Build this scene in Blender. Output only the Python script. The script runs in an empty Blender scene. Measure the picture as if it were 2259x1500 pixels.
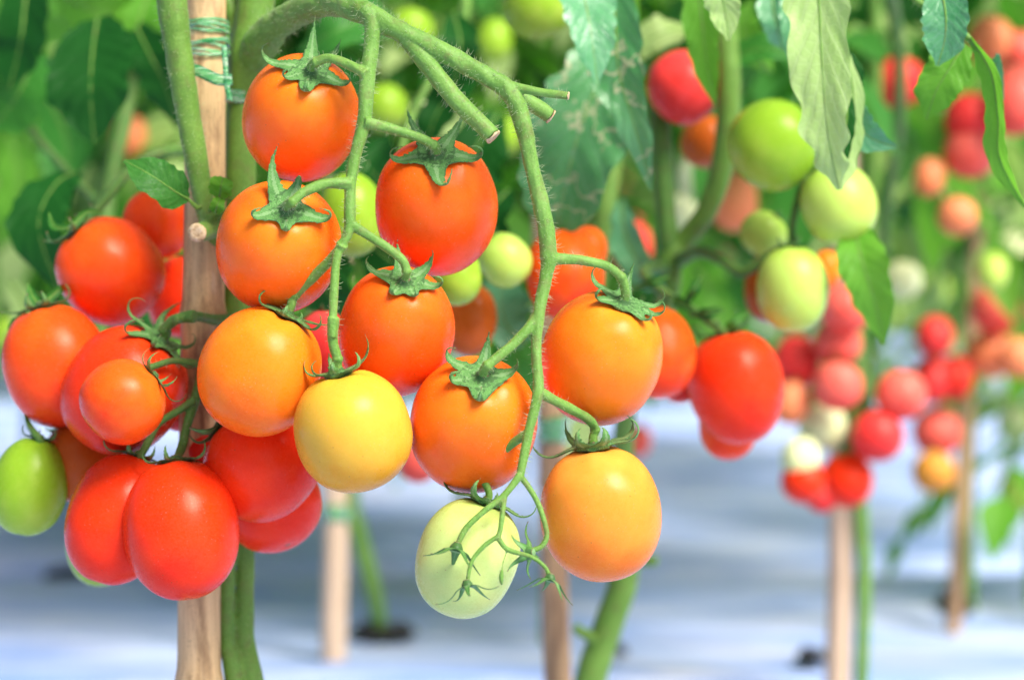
import bpy, math, random
from mathutils import Vector, Matrix, noise
from mathutils.kdtree import KDTree
random.seed(7)
sc = bpy.context.scene
col = sc.collection
R = math.radians
# ------------------------------------------------------------------ camera maths (photo pixels 2259 x 1500 -> world)
LENS = 70.0
FPX = 2259 * LENS / 36.0
HZ = 560.0                      # horizon row
CAMZ = 0.36
pitch = math.atan((750 - HZ) / FPX)
CAM = Vector((0, 0, CAMZ))
RT = Vector((1, 0, 0)); FW = Vector((0, math.cos(pitch), -math.sin(pitch))); UP = Vector((0, math.sin(pitch), math.cos(pitch)))
def P(x, y, d):
    return CAM + d * (FW + (x - 1129.5) / FPX * RT - (y - 750) / FPX * UP)
def PX(n, d):                   # n photo pixels at depth d, in metres
    return n * d / FPX
def ground_at(x, y):            # ground point seen at a pixel
    v = FW + (x - 1129.5) / FPX * RT - (y - 750) / FPX * UP
    return CAM + v * (-CAMZ / v.z)
# ------------------------------------------------------------------ object helpers
class MB:
    def __init__(s): s.v = []; s.f = []; s.m = []; s.a = []
    def add(s, verts, faces, mat=0, attr=None):
        o = len(s.v); s.v += [tuple(p) for p in verts]
        s.f += [tuple(i + o for i in f) for f in faces]; s.m += [mat] * len(faces)
        s.a += attr if attr else [(0, 0, 0)] * len(verts)
    def mesh(s, name, mats):
        me = bpy.data.meshes.new(name); me.from_pydata(s.v, [], s.f)
        for m in mats: me.materials.append(m)
        me.polygons.foreach_set('material_index', s.m)
        me.polygons.foreach_set('use_smooth', [True] * len(s.f))
        at = me.attributes.new('lf', 'FLOAT_VECTOR', 'POINT')
        at.data.foreach_set('vector', [c for t in s.a for c in t])
        me.update(); return me
    def build(s, name, mats, parent=None):
        return link(name, s.mesh(name, mats if isinstance(mats, (list, tuple)) else [mats]), parent)
def link(name, me, parent=None):
    o = bpy.data.objects.new(name, me); col.objects.link(o)
    if parent:
        o.parent = parent; o.matrix_parent_inverse = parent_inv(parent)
    return o
def world_of(o):
    m = o.matrix_basis.copy()
    if o.parent: m = world_of(o.parent) @ o.matrix_parent_inverse @ m
    return m
def parent_inv(p): return world_of(p).inverted()
def tag(o, label=None, cat=None, group=None, kind=None):
    if label: o['label'] = label
    if cat: o['category'] = cat
    if group: o['group'] = group
    if kind: o['kind'] = kind
    return o
def empty(name, loc, label=None, cat=None, group=None):
    o = bpy.data.objects.new(name, None); col.objects.link(o); o.location = loc; o.empty_display_size = .02
    return tag(o, label, cat, group)
def local(name, me, parent):            # child given in the parent's own space
    o = bpy.data.objects.new(name, me); col.objects.link(o); o.parent = parent; return o
def copy_tree(o, parent=None):
    c = o.copy(); col.objects.link(c); c.parent = parent
    for ch in list(o.children): copy_tree(ch, c)
    return c
# ------------------------------------------------------------------ materials
def newmat(name):
    m = bpy.data.materials.new(name); m.use_nodes = True
    nt = m.node_tree; nt.nodes.clear()
    out = nt.nodes.new('ShaderNodeOutputMaterial'); b = nt.nodes.new('ShaderNodeBsdfPrincipled')
    nt.links.new(b.outputs[0], out.inputs[0])
    return m, nt, b, out
def N(nt, t, **k):
    n = nt.nodes.new(t)
    for a, v in k.items(): setattr(n, a, v)
    return n
def noise_tex(nt, scale, detail=4, rough=.55, vec=None, dim='3D'):
    n = N(nt, 'ShaderNodeTexNoise'); n.inputs['Scale'].default_value = scale; n.inputs['Detail'].default_value = detail; n.inputs['Roughness'].default_value = rough
    if vec is not None: nt.links.new(vec, n.inputs['Vector'])
    return n
def ramp(nt, fac, stops, interp='LINEAR'):
    r = N(nt, 'ShaderNodeValToRGB'); r.color_ramp.interpolation = interp
    e = r.color_ramp.elements
    while len(e) < len(stops): e.new(.5)
    for i, (p, c) in enumerate(stops):
        e[i].position = p; e[i].color = (*c, 1) if len(c) == 3 else c
    nt.links.new(fac, r.inputs[0]); return r
def mixc(nt, fac, a, b, mode='MIX'):
    m = N(nt, 'ShaderNodeMix', data_type='RGBA', blend_type=mode)
    for s, v in ((0, fac), (6, a), (7, b)):
        if hasattr(v, 'is_linked'): nt.links.new(v, m.inputs[s])
        elif isinstance(v, (int, float)): m.inputs[s].default_value = v
        else: m.inputs[s].default_value = (*v, 1)
    return m.outputs[2]
def math_n(nt, op, a, b=None, c=None, clamp=False):
    m = N(nt, 'ShaderNodeMath', operation=op, use_clamp=clamp)
    for i, v in enumerate((a, b, c)):
        if v is None: continue
        if hasattr(v, 'is_linked'): nt.links.new(v, m.inputs[i])
        else: m.inputs[i].default_value = v
    return m.outputs[0]
def bump(nt, h, b, strength=.3, dist=.001):
    n = N(nt, 'ShaderNodeBump'); n.inputs['Strength'].default_value = strength; n.inputs['Distance'].default_value = dist
    nt.links.new(h, n.inputs['Height']); nt.links.new(n.outputs[0], b.inputs['Normal'])
def attr(nt):
    a = N(nt, 'ShaderNodeAttribute', attribute_name='lf'); s = N(nt, 'ShaderNodeSeparateXYZ')
    nt.links.new(a.outputs['Vector'], s.inputs[0]); return s.outputs
def objvec(nt): return N(nt, 'ShaderNodeTexCoord').outputs['Object']
def scaled(nt, vec, s):
    m = N(nt, 'ShaderNodeMapping'); m.inputs['Scale'].default_value = s; nt.links.new(vec, m.inputs[0]); return m.outputs[0]

def fruit_mat(name, top, mid, bot, rough=.25, spk=.55):
    m, nt, b, out = newmat(name)
    s = attr(nt); ov = objvec(nt)
    oi = N(nt, 'ShaderNodeObjectInfo')
    va = N(nt, 'ShaderNodeVectorMath', operation='ADD'); nt.links.new(ov, va.inputs[0])
    sc_ = N(nt, 'ShaderNodeVectorMath', operation='SCALE'); nt.links.new(oi.outputs['Location'], sc_.inputs[0]); sc_.inputs['Scale'].default_value = 37.0
    nt.links.new(sc_.outputs[0], va.inputs[1]); v = va.outputs[0]
    n1 = noise_tex(nt, 1.6, 3, .5, v)
    t = math_n(nt, 'ADD', s[0], math_n(nt, 'MULTIPLY_ADD', n1.outputs[0], .9, -.45))
    c = ramp(nt, t, [(.05, top), (.45, mid), (.9, bot)], 'EASE').outputs[0]
    n2 = noise_tex(nt, 34, 3, .6, v)
    c = mixc(nt, ramp(nt, n2.outputs[0], [(.36, (0, 0, 0)), (.66, (.26, .26, .26))]).outputs[0], c, tuple(min(1, x * 1.15 + .05) for x in mid))
    # fine pale pores and a few pale specks
    vo = N(nt, 'ShaderNodeTexVoronoi'); vo.inputs['Scale'].default_value = 17; nt.links.new(v, vo.inputs['Vector'])
    dots = math_n(nt, 'LESS_THAN', vo.outputs['Distance'], .095)
    n3 = noise_tex(nt, 2.1, 2, .5, v)
    gate = math_n(nt, 'GREATER_THAN', n3.outputs[0], .50)
    dots = math_n(nt, 'MULTIPLY', math_n(nt, 'MULTIPLY', dots, gate), spk)
    c = mixc(nt, dots, c, tuple(min(1, .55 * x + .38) for x in mid))
    vo2 = N(nt, 'ShaderNodeTexVoronoi'); vo2.inputs['Scale'].default_value = 5.2; nt.links.new(v, vo2.inputs['Vector'])
    c = mixc(nt, math_n(nt, 'MULTIPLY', math_n(nt, 'LESS_THAN', vo2.outputs['Distance'], .055), .6), c, (.25, .09, .03))
    # blossom end scar
    c = mixc(nt, math_n(nt, 'MULTIPLY', math_n(nt, 'GREATER_THAN', s[0], .985), .8), c, (.18, .09, .03))
    nt.links.new(c, b.inputs['Base Color'])
    nr = noise_tex(nt, 5, 4, .6, v)
    nt.links.new(ramp(nt, nr.outputs[0], [(.3, (rough - .05,) * 3), (.7, (rough + .1,) * 3)]).outputs[0], b.inputs['Roughness'])
    b.inputs['Specular IOR Level'].default_value = .30; b.inputs['Specular Tint'].default_value = (1, .9, .78, 1); b.inputs['IOR'].default_value = 1.38
    b.inputs['Subsurface Weight'].default_value = .08
    b.inputs['Subsurface Radius'].default_value = (1, .35, .15); b.inputs['Subsurface Scale'].default_value = .006
    nb = noise_tex(nt, 60, 2, .5, v)
    bump(nt, nb.outputs[0], b, .06, .002)
    return m
FM = {
 'orange':  fruit_mat('skin orange', (.92, .20, .007), (.92, .135, .003), (.88, .050, .002)),
 'redor':   fruit_mat('skin red orange', (.90, .14, .005), (.90, .098, .002), (.84, .034, .002)),
 'vermil':  fruit_mat('skin vermilion', (.90, .105, .004), (.90, .072, .002), (.84, .028, .002)),
 'amber':   fruit_mat('skin amber', (.92, .26, .012), (.92, .195, .005), (.90, .120, .003)),
 'gold':    fruit_mat('skin golden', (.84, .37, .05), (.84, .265, .026), (.84, .17, .010)),
 'yellow':  fruit_mat('skin yellow', (.68, .43, .03), (.68, .39, .036), (.70, .29, .012)),
 'pale':    fruit_mat('skin pale green', (.48, .62, .13), (.52, .66, .20), (.56, .62, .18)),
 'red':     fruit_mat('skin red', (.88, .050, .002), (.87, .036, .001), (.78, .016, .001)),
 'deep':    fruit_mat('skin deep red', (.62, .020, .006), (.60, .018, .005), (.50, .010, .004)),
 'rose':    fruit_mat('skin rose red', (.88, .19, .14), (.86, .14, .10), (.80, .065, .04)),
 'crimson': fruit_mat('skin crimson', (.80, .065, .055), (.78, .045, .04), (.72, .022, .018)),
 'green':   fruit_mat('skin green', (.17, .35, .012), (.23, .42, .018), (.34, .50, .05)),
 'lime':    fruit_mat('skin light green', (.36, .58, .06), (.44, .64, .11), (.46, .60, .08)),
 'white':   fruit_mat('skin whitish green', (.68, .74, .38), (.70, .76, .42), (.64, .68, .28)),
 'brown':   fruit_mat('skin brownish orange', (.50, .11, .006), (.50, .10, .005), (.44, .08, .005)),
 'peach':   fruit_mat('skin peach', (.86, .30, .15), (.84, .26, .11), (.80, .22, .07)),
 'ochre':   fruit_mat('skin ochre', (.70, .34, .06), (.68, .29, .04), (.66, .25, .03)),
}
def stem_mat(name, a, bcol, dirt=(.16, .11, .05), dirtamt=.45):
    m, nt, b, out = newmat(name); v = objvec(nt)
    n1 = noise_tex(nt, 55, 5, .65, v); n2 = noise_tex(nt, 900, 3, .6, v); n3 = noise_tex(nt, 140, 5, .7, v)
    c = ramp(nt, n1.outputs[0], [(.3, a), (.7, bcol)]).outputs[0]
    c = mixc(nt, ramp(nt, n2.outputs[0], [(.42, (0, 0, 0)), (.75, (.3, .3, .3))]).outputs[0], c, tuple(min(1, x * 1.6 + .03) for x in bcol))
    c = mixc(nt, ramp(nt, n3.outputs[0], [(.50, (0, 0, 0)), (.74, (dirtamt * 1.3,) * 3)]).outputs[0], c, dirt)
    nt.links.new(c, b.inputs['Base Color']); b.inputs['Roughness'].default_value = .55; b.inputs['Specular IOR Level'].default_value = .3
    b.inputs['Sheen Weight'].default_value = .12; b.inputs['Sheen Roughness'].default_value = .4; b.inputs['Sheen Tint'].default_value = (.9, 1, .8, 1)
    b.inputs['Subsurface Weight'].default_value = .08; b.inputs['Subsurface Scale'].default_value = .002
    bump(nt, n2.outputs[0], b, .35, .0006)
    return m
M_stem = stem_mat('truss stem', (.085, .22, .025), (.165, .33, .06))
M_main = stem_mat('main stem', (.075, .185, .018), (.14, .28, .04), (.13, .12, .04), .5)
M_back = stem_mat('far stem', (.08, .21, .025), (.16, .33, .05))
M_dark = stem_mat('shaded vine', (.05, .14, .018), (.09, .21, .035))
m, nt, b, out = newmat('hair'); b.inputs['Base Color'].default_value = (.44, .54, .29, 1); b.inputs['Roughness'].default_value = .5
M_hair = m
m, nt, b, out = newmat('cut'); v = objvec(nt); n1 = noise_tex(nt, 420, 4, .7, v)
nt.links.new(ramp(nt, n1.outputs[0], [(.3, (.22, .13, .05)), (.48, (.58, .42, .22)), (.7, (.74, .62, .40))]).outputs[0], b.inputs['Base Color']); b.inputs['Roughness'].default_value = .8
bump(nt, n1.outputs[0], b, .6, .001); M_cut = m

def calyx_mat():
    m, nt, b, out = newmat('calyx green'); s = attr(nt); v = objvec(nt)
    n1 = noise_tex(nt, 6, 4, .6, v); n2 = noise_tex(nt, 60, 3, .6, v)
    c = ramp(nt, n1.outputs[0], [(.3, (.04, .16, .022)), (.7, (.10, .29, .055))]).outputs[0]
    av = math_n(nt, 'ABSOLUTE', s[1])
    c = mixc(nt, ramp(nt, av, [(0, (.35, .35, .35)), (.16, (0, 0, 0))]).outputs[0], c, (.33, .50, .24))
    c = mixc(nt, ramp(nt, n2.outputs[0], [(.5, (0, 0, 0)), (.75, (.4, .4, .4))]).outputs[0], c, (.36, .52, .28))
    c = mixc(nt, ramp(nt, av, [(.62, (0, 0, 0)), (1, (.7, .7, .7))]).outputs[0], c, (.03, .09, .02))
    c = mixc(nt, ramp(nt, s[0], [(.9, (0, 0, 0)), (.98, (.9, .9, .9))]).outputs[0], c, (.16, .10, .05))
    nt.links.new(c, b.inputs['Base Color']); b.inputs['Roughness'].default_value = .5
    b.inputs['Sheen Weight'].default_value = .08; b.inputs['Specular IOR Level'].default_value = .35
    bump(nt, n2.outputs[0], b, .3, .01); return m
M_cal = calyx_mat()

def leaf_mat(name, a, bcol, vein=(.25, .42, .12), rough=.42, trans=.35, tcol=(.30, .55, .05), veinamt=.55, nv=8.0, spots=0, spec=.5):
    m, nt, b, out = newmat(name); s = attr(nt); v = objvec(nt)
    n1 = noise_tex(nt, 25, 4, .6, v); n2 = noise_tex(nt, 260, 4, .65, v)
    c = ramp(nt, n1.outputs[0], [(.3, a), (.72, bcol)]).outputs[0]
    av = math_n(nt, 'ABSOLUTE', s[1])
    mid = math_n(nt, 'LESS_THAN', av, .035)
    k = math_n(nt, 'MULTIPLY_ADD', math_n(nt, 'POWER', av, .85), -.26, s[0])
    k = math_n(nt, 'MULTIPLY_ADD', n1.outputs[0], .03, k)
    fr = math_n(nt, 'PINGPONG', math_n(nt, 'MULTIPLY', k, nv), .5)
    side = ramp(nt, fr, [(.0, (1, 1, 1)), (.07, (0, 0, 0))]).outputs[0]
    vo = N(nt, 'ShaderNodeTexVoronoi', feature='DISTANCE_TO_EDGE'); vo.inputs['Scale'].default_value = 210; nt.links.new(v, vo.inputs['Vector'])
    net = ramp(nt, vo.outputs['Distance'], [(0, (1, 1, 1)), (.12, (0, 0, 0))]).outputs[0]
    vv = math_n(nt, 'MAXIMUM', math_n(nt, 'MAXIMUM', mid, math_n(nt, 'MULTIPLY', side, .75)), math_n(nt, 'MULTIPLY', net, .28))
    c = mixc(nt, math_n(nt, 'MULTIPLY', vv, veinamt), c, vein)
    if spots:
        n4 = noise_tex(nt, 38, 3, .55, v); n5 = noise_tex(nt, 160, 3, .6, v)
        w = math_n(nt, 'ABSOLUTE', math_n(nt, 'SUBTRACT', n4.outputs[0], .56))
        c = mixc(nt, math_n(nt, 'MULTIPLY', ramp(nt, w, [(0, (1, 1, 1)), (.022, (0, 0, 0))]).outputs[0], spots), c, (.62, .56, .36))
    nt.links.new(c, b.inputs['Base Color']); b.inputs['Roughness'].default_value = rough; b.inputs['Specular IOR Level'].default_value = spec
    h = math_n(nt, 'MULTIPLY_ADD', vv, -1.0, math_n(nt, 'MULTIPLY', n2.outputs[0], .8))
    bump(nt, h, b, .4, .0011)
    tr = N(nt, 'ShaderNodeBsdfTranslucent'); tr.inputs[0].default_value = (*tcol, 1)
    mx = N(nt, 'ShaderNodeMixShader'); mx.inputs[0].default_value = trans
    nt.links.new(b.outputs[0], mx.inputs[1]); nt.links.new(tr.outputs[0], mx.inputs[2]); nt.links.new(mx.outputs[0], out.inputs[0])
    return m
L_dark = leaf_mat('leaf dark', (.004, .050, .006), (.009, .088, .010), (.016, .12, .016), .6, .16, (.03, .28, .01), .4, 8.0, 0, .18)
L_mid = leaf_mat('leaf mid', (.02, .13, .018), (.045, .22, .03), (.12, .33, .07), .48, .35, (.12, .48, .03), .55, 8.0, 0, .3)
L_fresh = leaf_mat('leaf fresh', (.075, .28, .02), (.15, .40, .035), (.26, .50, .09), .5, .45, (.22, .62, .04), .55, 8.0, 0, .3)
L_under = leaf_mat('leaf underside', (.36, .60, .15), (.48, .70, .23), (.62, .78, .40), .55, .42, (.50, .74, .20), .9, 9.0)
L_blue = leaf_mat('leaf glossy', (.07, .32, .11), (.17, .46, .22), (.32, .52, .42), .30, .25, (.10, .40, .10), .5, 8.0, 0, .65)  # sky sheen is partly put into this lighter, bluer green
L_mine = leaf_mat('leaf mined', (.04, .24, .06), (.11, .36, .12), (.24, .40, .28), .34, .25, (.12, .42, .10), .5, 7.0, .8, .65)
L_pale = leaf_mat('leaf pale', (.36, .54, .14), (.52, .66, .26), (.5, .6, .28), .5, .5, (.42, .66, .14))  # its bright base colour also stands in for background bokeh

def wood_mat(name, a, bcol, dark, streak=1.0):
    m, nt, b, out = newmat(name); v = objvec(nt)
    sv = scaled(nt, v, (230, 230, 9)); n1 = noise_tex(nt, 1, 6, .65, sv)
    sv2 = scaled(nt, v, (90, 90, 14)); n2 = noise_tex(nt, 1, 5, .7, sv2)
    n3 = noise_tex(nt, 700, 3, .7, v)
    c = ramp(nt, n1.outputs[0], [(.3, a), (.7, bcol)]).outputs[0]
    c = mixc(nt, ramp(nt, n2.outputs[0], [(.47, (0, 0, 0)), (.66, (.85 * streak,) * 3)]).outputs[0], c, dark)
    n6 = noise_tex(nt, 1, 4, .6, scaled(nt, v, (120, 120, 22)))
    c = mixc(nt, ramp(nt, n6.outputs[0], [(.66, (0, 0, 0)), (.72, (.45,) * 3)]).outputs[0], c, (.60, .46, .32))
    c = mixc(nt, ramp(nt, n3.outputs[0], [(.60, (0, 0, 0)), (.72, (.6 * streak,) * 3)]).outputs[0], c, (.10, .06, .035))
    nt.links.new(c, b.inputs['Base Color']); b.inputs['Roughness'].default_value = .6
    bump(nt, n1.outputs[0], b, .35, .0012); return m
M_bam = wood_mat('weathered bamboo', (.50, .32, .13), (.72, .52, .26), (.19, .10, .04), 1.1)
M_bamb = wood_mat('brown bamboo', (.42, .24, .11), (.58, .38, .20), (.18, .10, .06))
M_bamp = wood_mat('pale bamboo', (.56, .40, .26), (.70, .53, .38), (.40, .26, .15), .6)

m, nt, b, out = newmat('green plastic'); v = objvec(nt)
n1 = noise_tex(nt, 1, 4, .6, scaled(nt, v, (120, 120, 900)))
nt.links.new(ramp(nt, n1.outputs[0], [(.36, (.06, .48, .16)), (.52, (.30, .76, .42)), (.64, (.80, .95, .82))]).outputs[0], b.inputs['Base Color'])  # palest stop paints fine highlights into the plastic
b.inputs['Roughness'].default_value = .18; b.inputs['Transmission Weight'].default_value = .7; b.inputs['IOR'].default_value = 1.25
bump(nt, n1.outputs[0], b, .5, .0008); M_tie = m

m, nt, b, out = newmat('silver mulch film'); v = objvec(nt)
n1 = noise_tex(nt, 1, 5, .6, scaled(nt, v, (1.6, 7, 1))); n2 = noise_tex(nt, 1, 5, .6, scaled(nt, v, (5, 26, 1))); n3 = noise_tex(nt, 3.1, 4, .6, v)
c = ramp(nt, n1.outputs[0], [(.30, (.20, .33, .68)), (.44, (.39, .51, .83)), (.64, (.54, .62, .85))]).outputs[0]  # blue of the reflected sky is put into the film's base colour
c = mixc(nt, ramp(nt, n2.outputs[0], [(.38, (.85,) * 3), (.52, (0, 0, 0))]).outputs[0], c, (.24, .37, .74))
c = mixc(nt, ramp(nt, n2.outputs[0], [(.56, (0, 0, 0)), (.68, (.8,) * 3)]).outputs[0], c, (.68, .72, .84))  # light catching the wrinkles is painted in as pale streaks
c = mixc(nt, ramp(nt, n3.outputs[0], [(.55, (0, 0, 0)), (.75, (.5,) * 3)]).outputs[0], c, (.60, .58, .70))
nt.links.new(c, b.inputs['Base Color']); b.inputs['Roughness'].default_value = .6; b.inputs['Specular IOR Level'].default_value = .25
bump(nt, n2.outputs[0], b, .35, .02); M_mulch = m
m, nt, b, out = newmat('dark soil'); v = objvec(nt); n1 = noise_tex(nt, 130, 6, .7, v)
nt.links.new(ramp(nt, n1.outputs[0], [(.35, (.012, .012, .02)), (.7, (.05, .042, .04))]).outputs[0], b.inputs['Base Color']); b.inputs['Roughness'].default_value = .95
bump(nt, n1.outputs[0], b, 1, .01); M_soil = m

# ------------------------------------------------------------------ shape helpers
def catmull(pts, rad, sub):
    n = len(pts); op = []; orr = []
    for i in range(n - 1):
        p0 = pts[max(i - 1, 0)]; p1 = pts[i]; p2 = pts[i + 1]; p3 = pts[min(i + 2, n - 1)]
        for k in range(sub):
            t = k / sub; t2 = t * t; t3 = t2 * t
            op.append(.5 * ((2 * p1) + (p2 - p0) * t + (2 * p0 - 5 * p1 + 4 * p2 - p3) * t2 + (3 * p1 - p0 - 3 * p2 + p3) * t3))
            s = t * t * (3 - 2 * t); orr.append(rad[i] + (rad[i + 1] - rad[i]) * s)
    op.append(pts[-1].copy()); orr.append(rad[-1]); return op, orr
def frames(pts):
    out = []; prev = None
    for i in range(len(pts)):
        t = (pts[min(i + 1, len(pts) - 1)] - pts[max(i - 1, 0)])
        t = t.normalized() if t.length > 1e-9 else Vector((0, 0, 1))
        if prev is None:
            a = Vector((0, 1, 0)) if abs(t.y) < .9 else Vector((1, 0, 0))
            u = (a - t * a.dot(t)).normalized()
        else:
            u = (prev - t * prev.dot(t)); u = u.normalized() if u.length > 1e-6 else prev
        prev = u; out.append((t, u, t.cross(u)))
    return out
def tube(mb, pts, rad, n=10, sub=5, mat=0, capmat=None, wob=0.0, fl=None, groove=0.0, seed=0):
    p, r = catmull([Vector(q) for q in pts], rad, sub); fr = frames(p)
    V = []; A = []; Fc = []
    for i, (c, (t, u, w)) in enumerate(zip(p, fr)):
        for j in range(n):
            a = 2 * math.pi * j / n; rr = r[i]
            if wob: rr *= 1 + wob * noise.noise(c * 160 + Vector((math.cos(a), math.sin(a), seed)) * 1.3)
            if groove: rr *= 1 - groove * max(0, math.cos(a * 3 + seed)) ** 4
            V.append(c + (u * math.cos(a) + w * math.sin(a)) * rr); A.append((i / (len(p) - 1), a, 0))
    for i in range(len(p) - 1):
        for j in range(n):
            a = i * n + j; b_ = i * n + (j + 1) % n; Fc.append((a, b_, b_ + n, a + n))
    mb.add(V, Fc, mat, A)
    cm = mat if capmat is None else capmat
    o = len(p) - 1
    mb.add([V[j] for j in range(n)] + [p[0]], [(j, n, (j + 1) % n) for j in range(n)][::1], mat)
    mb.add([V[o * n + j] for j in range(n)] + [p[-1] - fr[-1][0] * r[-1] * (.12 if capmat is not None else -.25)], [((j + 1) % n, n, j) for j in range(n)], cm)
    return p, r, fr
def hairs(mb, p, r, fr, count, ln, mat=1, thick=.000062):
    for _ in range(count):
        i = random.randrange(len(p) - 1); f = random.random()
        c = p[i].lerp(p[i + 1], f); rr = r[i] * .95; t, u, w = fr[i]; a = random.uniform(0, 2 * math.pi)
        d = (u * math.cos(a) + w * math.sin(a)); L = ln * random.uniform(.5, 1.3)
        b0 = c + d * rr; dd = (d + t * random.uniform(-.5, .5) + Vector((random.uniform(-.3, .3), random.uniform(-.3, .3), random.uniform(-.3, .3)))).normalized()
        tip = b0 + dd * L; s1 = dd.cross(t).normalized() * thick; s2 = dd.cross(s1).normalized() * thick
        mid = b0 + dd * L * .55 + Vector((0, 0, -.12 * L)) * random.random()
        V = [b0 + s1, b0 - s1 * .5 + s2, b0 - s1 * .5 - s2, mid + s1 * .7, mid - s1 * .35 + s2 * .7, mid - s1 * .35 - s2 * .7, tip]
        mb.add(V, [(0, 1, 4, 3), (1, 2, 5, 4), (2, 0, 3, 5), (3, 4, 6), (4, 5, 6), (5, 3, 6)], mat)
def remeshed(mb, voxel, smooth=6):
    """blend overlapping tubes into one continuous skin; returns verts, faces"""
    me = bpy.data.meshes.new('tmp'); me.from_pydata(mb.v, [], mb.f)
    o = bpy.data.objects.new('tmp', me); col.objects.link(o)
    md = o.modifiers.new('r', 'REMESH'); md.mode = 'VOXEL'; md.voxel_size = voxel
    s = o.modifiers.new('s', 'SMOOTH'); s.factor = .5; s.iterations = smooth
    dg = bpy.context.evaluated_depsgraph_get(); ev = o.evaluated_get(dg); m2 = ev.to_mesh()
    V = [v.co.copy() for v in m2.vertices]; Fc = [tuple(p.vertices) for p in m2.polygons]
    ev.to_mesh_clear(); bpy.data.objects.remove(o); bpy.data.meshes.remove(me)
    return V, Fc

def surf(Lr, dip=.11):
    def zs(r):
        r = min(max(r, 0), .999)
        s = r ** (1 / .92); c = math.sqrt(max(0, 1 - s * s))
        return Lr * c ** .93 - dip * math.exp(-(r / .26) ** 2)
    return zs
def fruit_mesh(Lr, egg=0.0, seed=0, nu=56, nv=36, mat=None):
    mb = MB(); V = []; A = []; Fc = []
    rs = random.Random(seed); ph = rs.uniform(0, 6.28); so = Vector((rs.uniform(0, 50), rs.uniform(0, 50), 0))
    for i in range(nv + 1):
        th = math.pi * i / nv; s = max(0, math.sin(th)); c = math.cos(th)
        r0 = s ** .92; z0 = Lr * math.copysign(abs(c) ** .93, c)
        if c > 0: z0 -= .11 * math.exp(-(r0 / .26) ** 2)
        else: z0 += .03 * math.exp(-(r0 / .12) ** 2)
        for j in range(nu):
            f = 2 * math.pi * j / nu
            q = Vector((math.cos(f) * s, math.sin(f) * s, c))
            k = 1 + .030 * noise.noise(q * 1.1 + so) + .010 * noise.noise(q * 2.6 + so) + egg * c
            sh = math.exp(-((r0 - .42) / .22) ** 2) if c > 0 else 0
            dz = .016 * sh * math.cos(5 * f + ph + .6 * math.sin(2 * f))
            r = r0 * k
            V.append((r * math.cos(f), r * math.sin(f), z0 + dz)); A.append((i / nv, f, 0))
    for i in range(nv):
        for j in range(nu):
            a = i * nu + j; b_ = i * nu + (j + 1) % nu; Fc.append((a, a + nu, b_ + nu, b_))
    mb.add(V, Fc, 0, A)
    return mb.mesh('fruit', [mat])
def sepal(mb, zs, phi, length, width, curl, lift=.12, lean=0.0, t1=.35, n=15, follow=1.0, thick=.046, start=.02):
    r = start; z = zs(r) + .022; ds = length / n; rows = []
    e = .02; a = 0
    for i in range(n + 1):
        t = i / n
        if r < .85: th = math.atan2(zs(r + e) - zs(r), e) * follow
        else: th = -1.0 * follow
        q = min(1, max(0, (t - t1) / (1 - t1))); q = q * q * (3 - 2 * q) * .55 + q * .45
        base = th if t < t1 else base0
        if t < t1: base0 = th
        a = base + lift * min(1, t / .3) + curl * q
        f = phi + lean * t * t
        # sepal outline: joined web at the base, widest at a third, long pointed tip
        w = width * (1.42 * (1 - t) ** 1.5 * (1 - .55 * t) + .62 * t * (1 - t) ** .7)
        w = max(w, .021)
        rows.append((r, z, a, f, w))
        r += ds * math.cos(a); z += ds * math.sin(a)
        if t < t1 and r < .9: z = max(z, zs(r) + .022)
    V = []; A = []; Fc = []; cols = [-1, -.55, 0, .55, 1]; m = len(cols)
    for side in (1, -1):
        for i, (r, z, a, f, w) in enumerate(rows):
            c = Vector((r * math.cos(f), r * math.sin(f), z)); tang = Vector((-math.sin(f), math.cos(f), 0))
            nr = Vector((-math.sin(a) * math.cos(f), -math.sin(a) * math.sin(f), math.cos(a)))
            for v in cols:
                off = (.30 * min(1, t / .45) if False else .34 * min(1, i / n / .5) - .10) * w * v * v + side * thick * .5 * (1 - .6 * abs(v)) * (1 - .5 * i / n)
                V.append(c + tang * (v * w) + nr * off); A.append((i / n, v, side))
    k = (n + 1) * m
    for i in range(n):
        for j in range(m - 1):
            a_ = i * m + j; Fc.append((a_, a_ + m, a_ + m + 1, a_ + 1)); Fc.append((k + a_, k + a_ + 1, k + a_ + m + 1, k + a_ + m))
        for j in (0, m - 1):
            a_ = i * m + j; q = (a_, k + a_, k + a_ + m, a_ + m); Fc.append(q if j == 0 else q[::-1])
    e0 = n * m
    for j in range(m - 1): Fc.append((e0 + j, e0 + k + j, e0 + k + j + 1, e0 + j + 1))
    mb.add(V, Fc, 0, A)
def calyx_mesh(Lr, seps, boss=.11, fine=False):
    mb = MB(); zs = surf(Lr, .035)
    for s in seps: sepal(mb, zs, R(s[0]), *s[1:])
    z0 = zs(0) - .03
    tube(mb, [Vector((0, 0, z0 + .0)), Vector((0, 0, z0 + .05)), Vector((0, 0, z0 + .085)), Vector((0, 0, z0 + .15))], [boss * 2.1, boss * 1.7, boss * 1.0, boss * .8], 12, 3)
    if fine:        # blend the sepals into one webbed star
        V, Fc = remeshed(mb, .0205, 6); kd = KDTree(len(mb.v))
        for i, p in enumerate(mb.v): kd.insert(p, i)
        kd.balance(); A = [mb.a[kd.find(p)[1]] for p in V]
        mb = MB(); mb.add(V, Fc, 0, A)
    return mb.mesh('calyx', [M_cal])
def rand_seps(rs, k=5, length=.72):
    o = rs.uniform(0, 360)
    return [(o + 360 / k * i + rs.uniform(-14, 14), length * rs.uniform(.8, 1.2), .15 * rs.uniform(.85, 1.15), rs.uniform(.5, 2.6), .12, rs.uniform(-.3, .3)) for i in range(k)]

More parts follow.
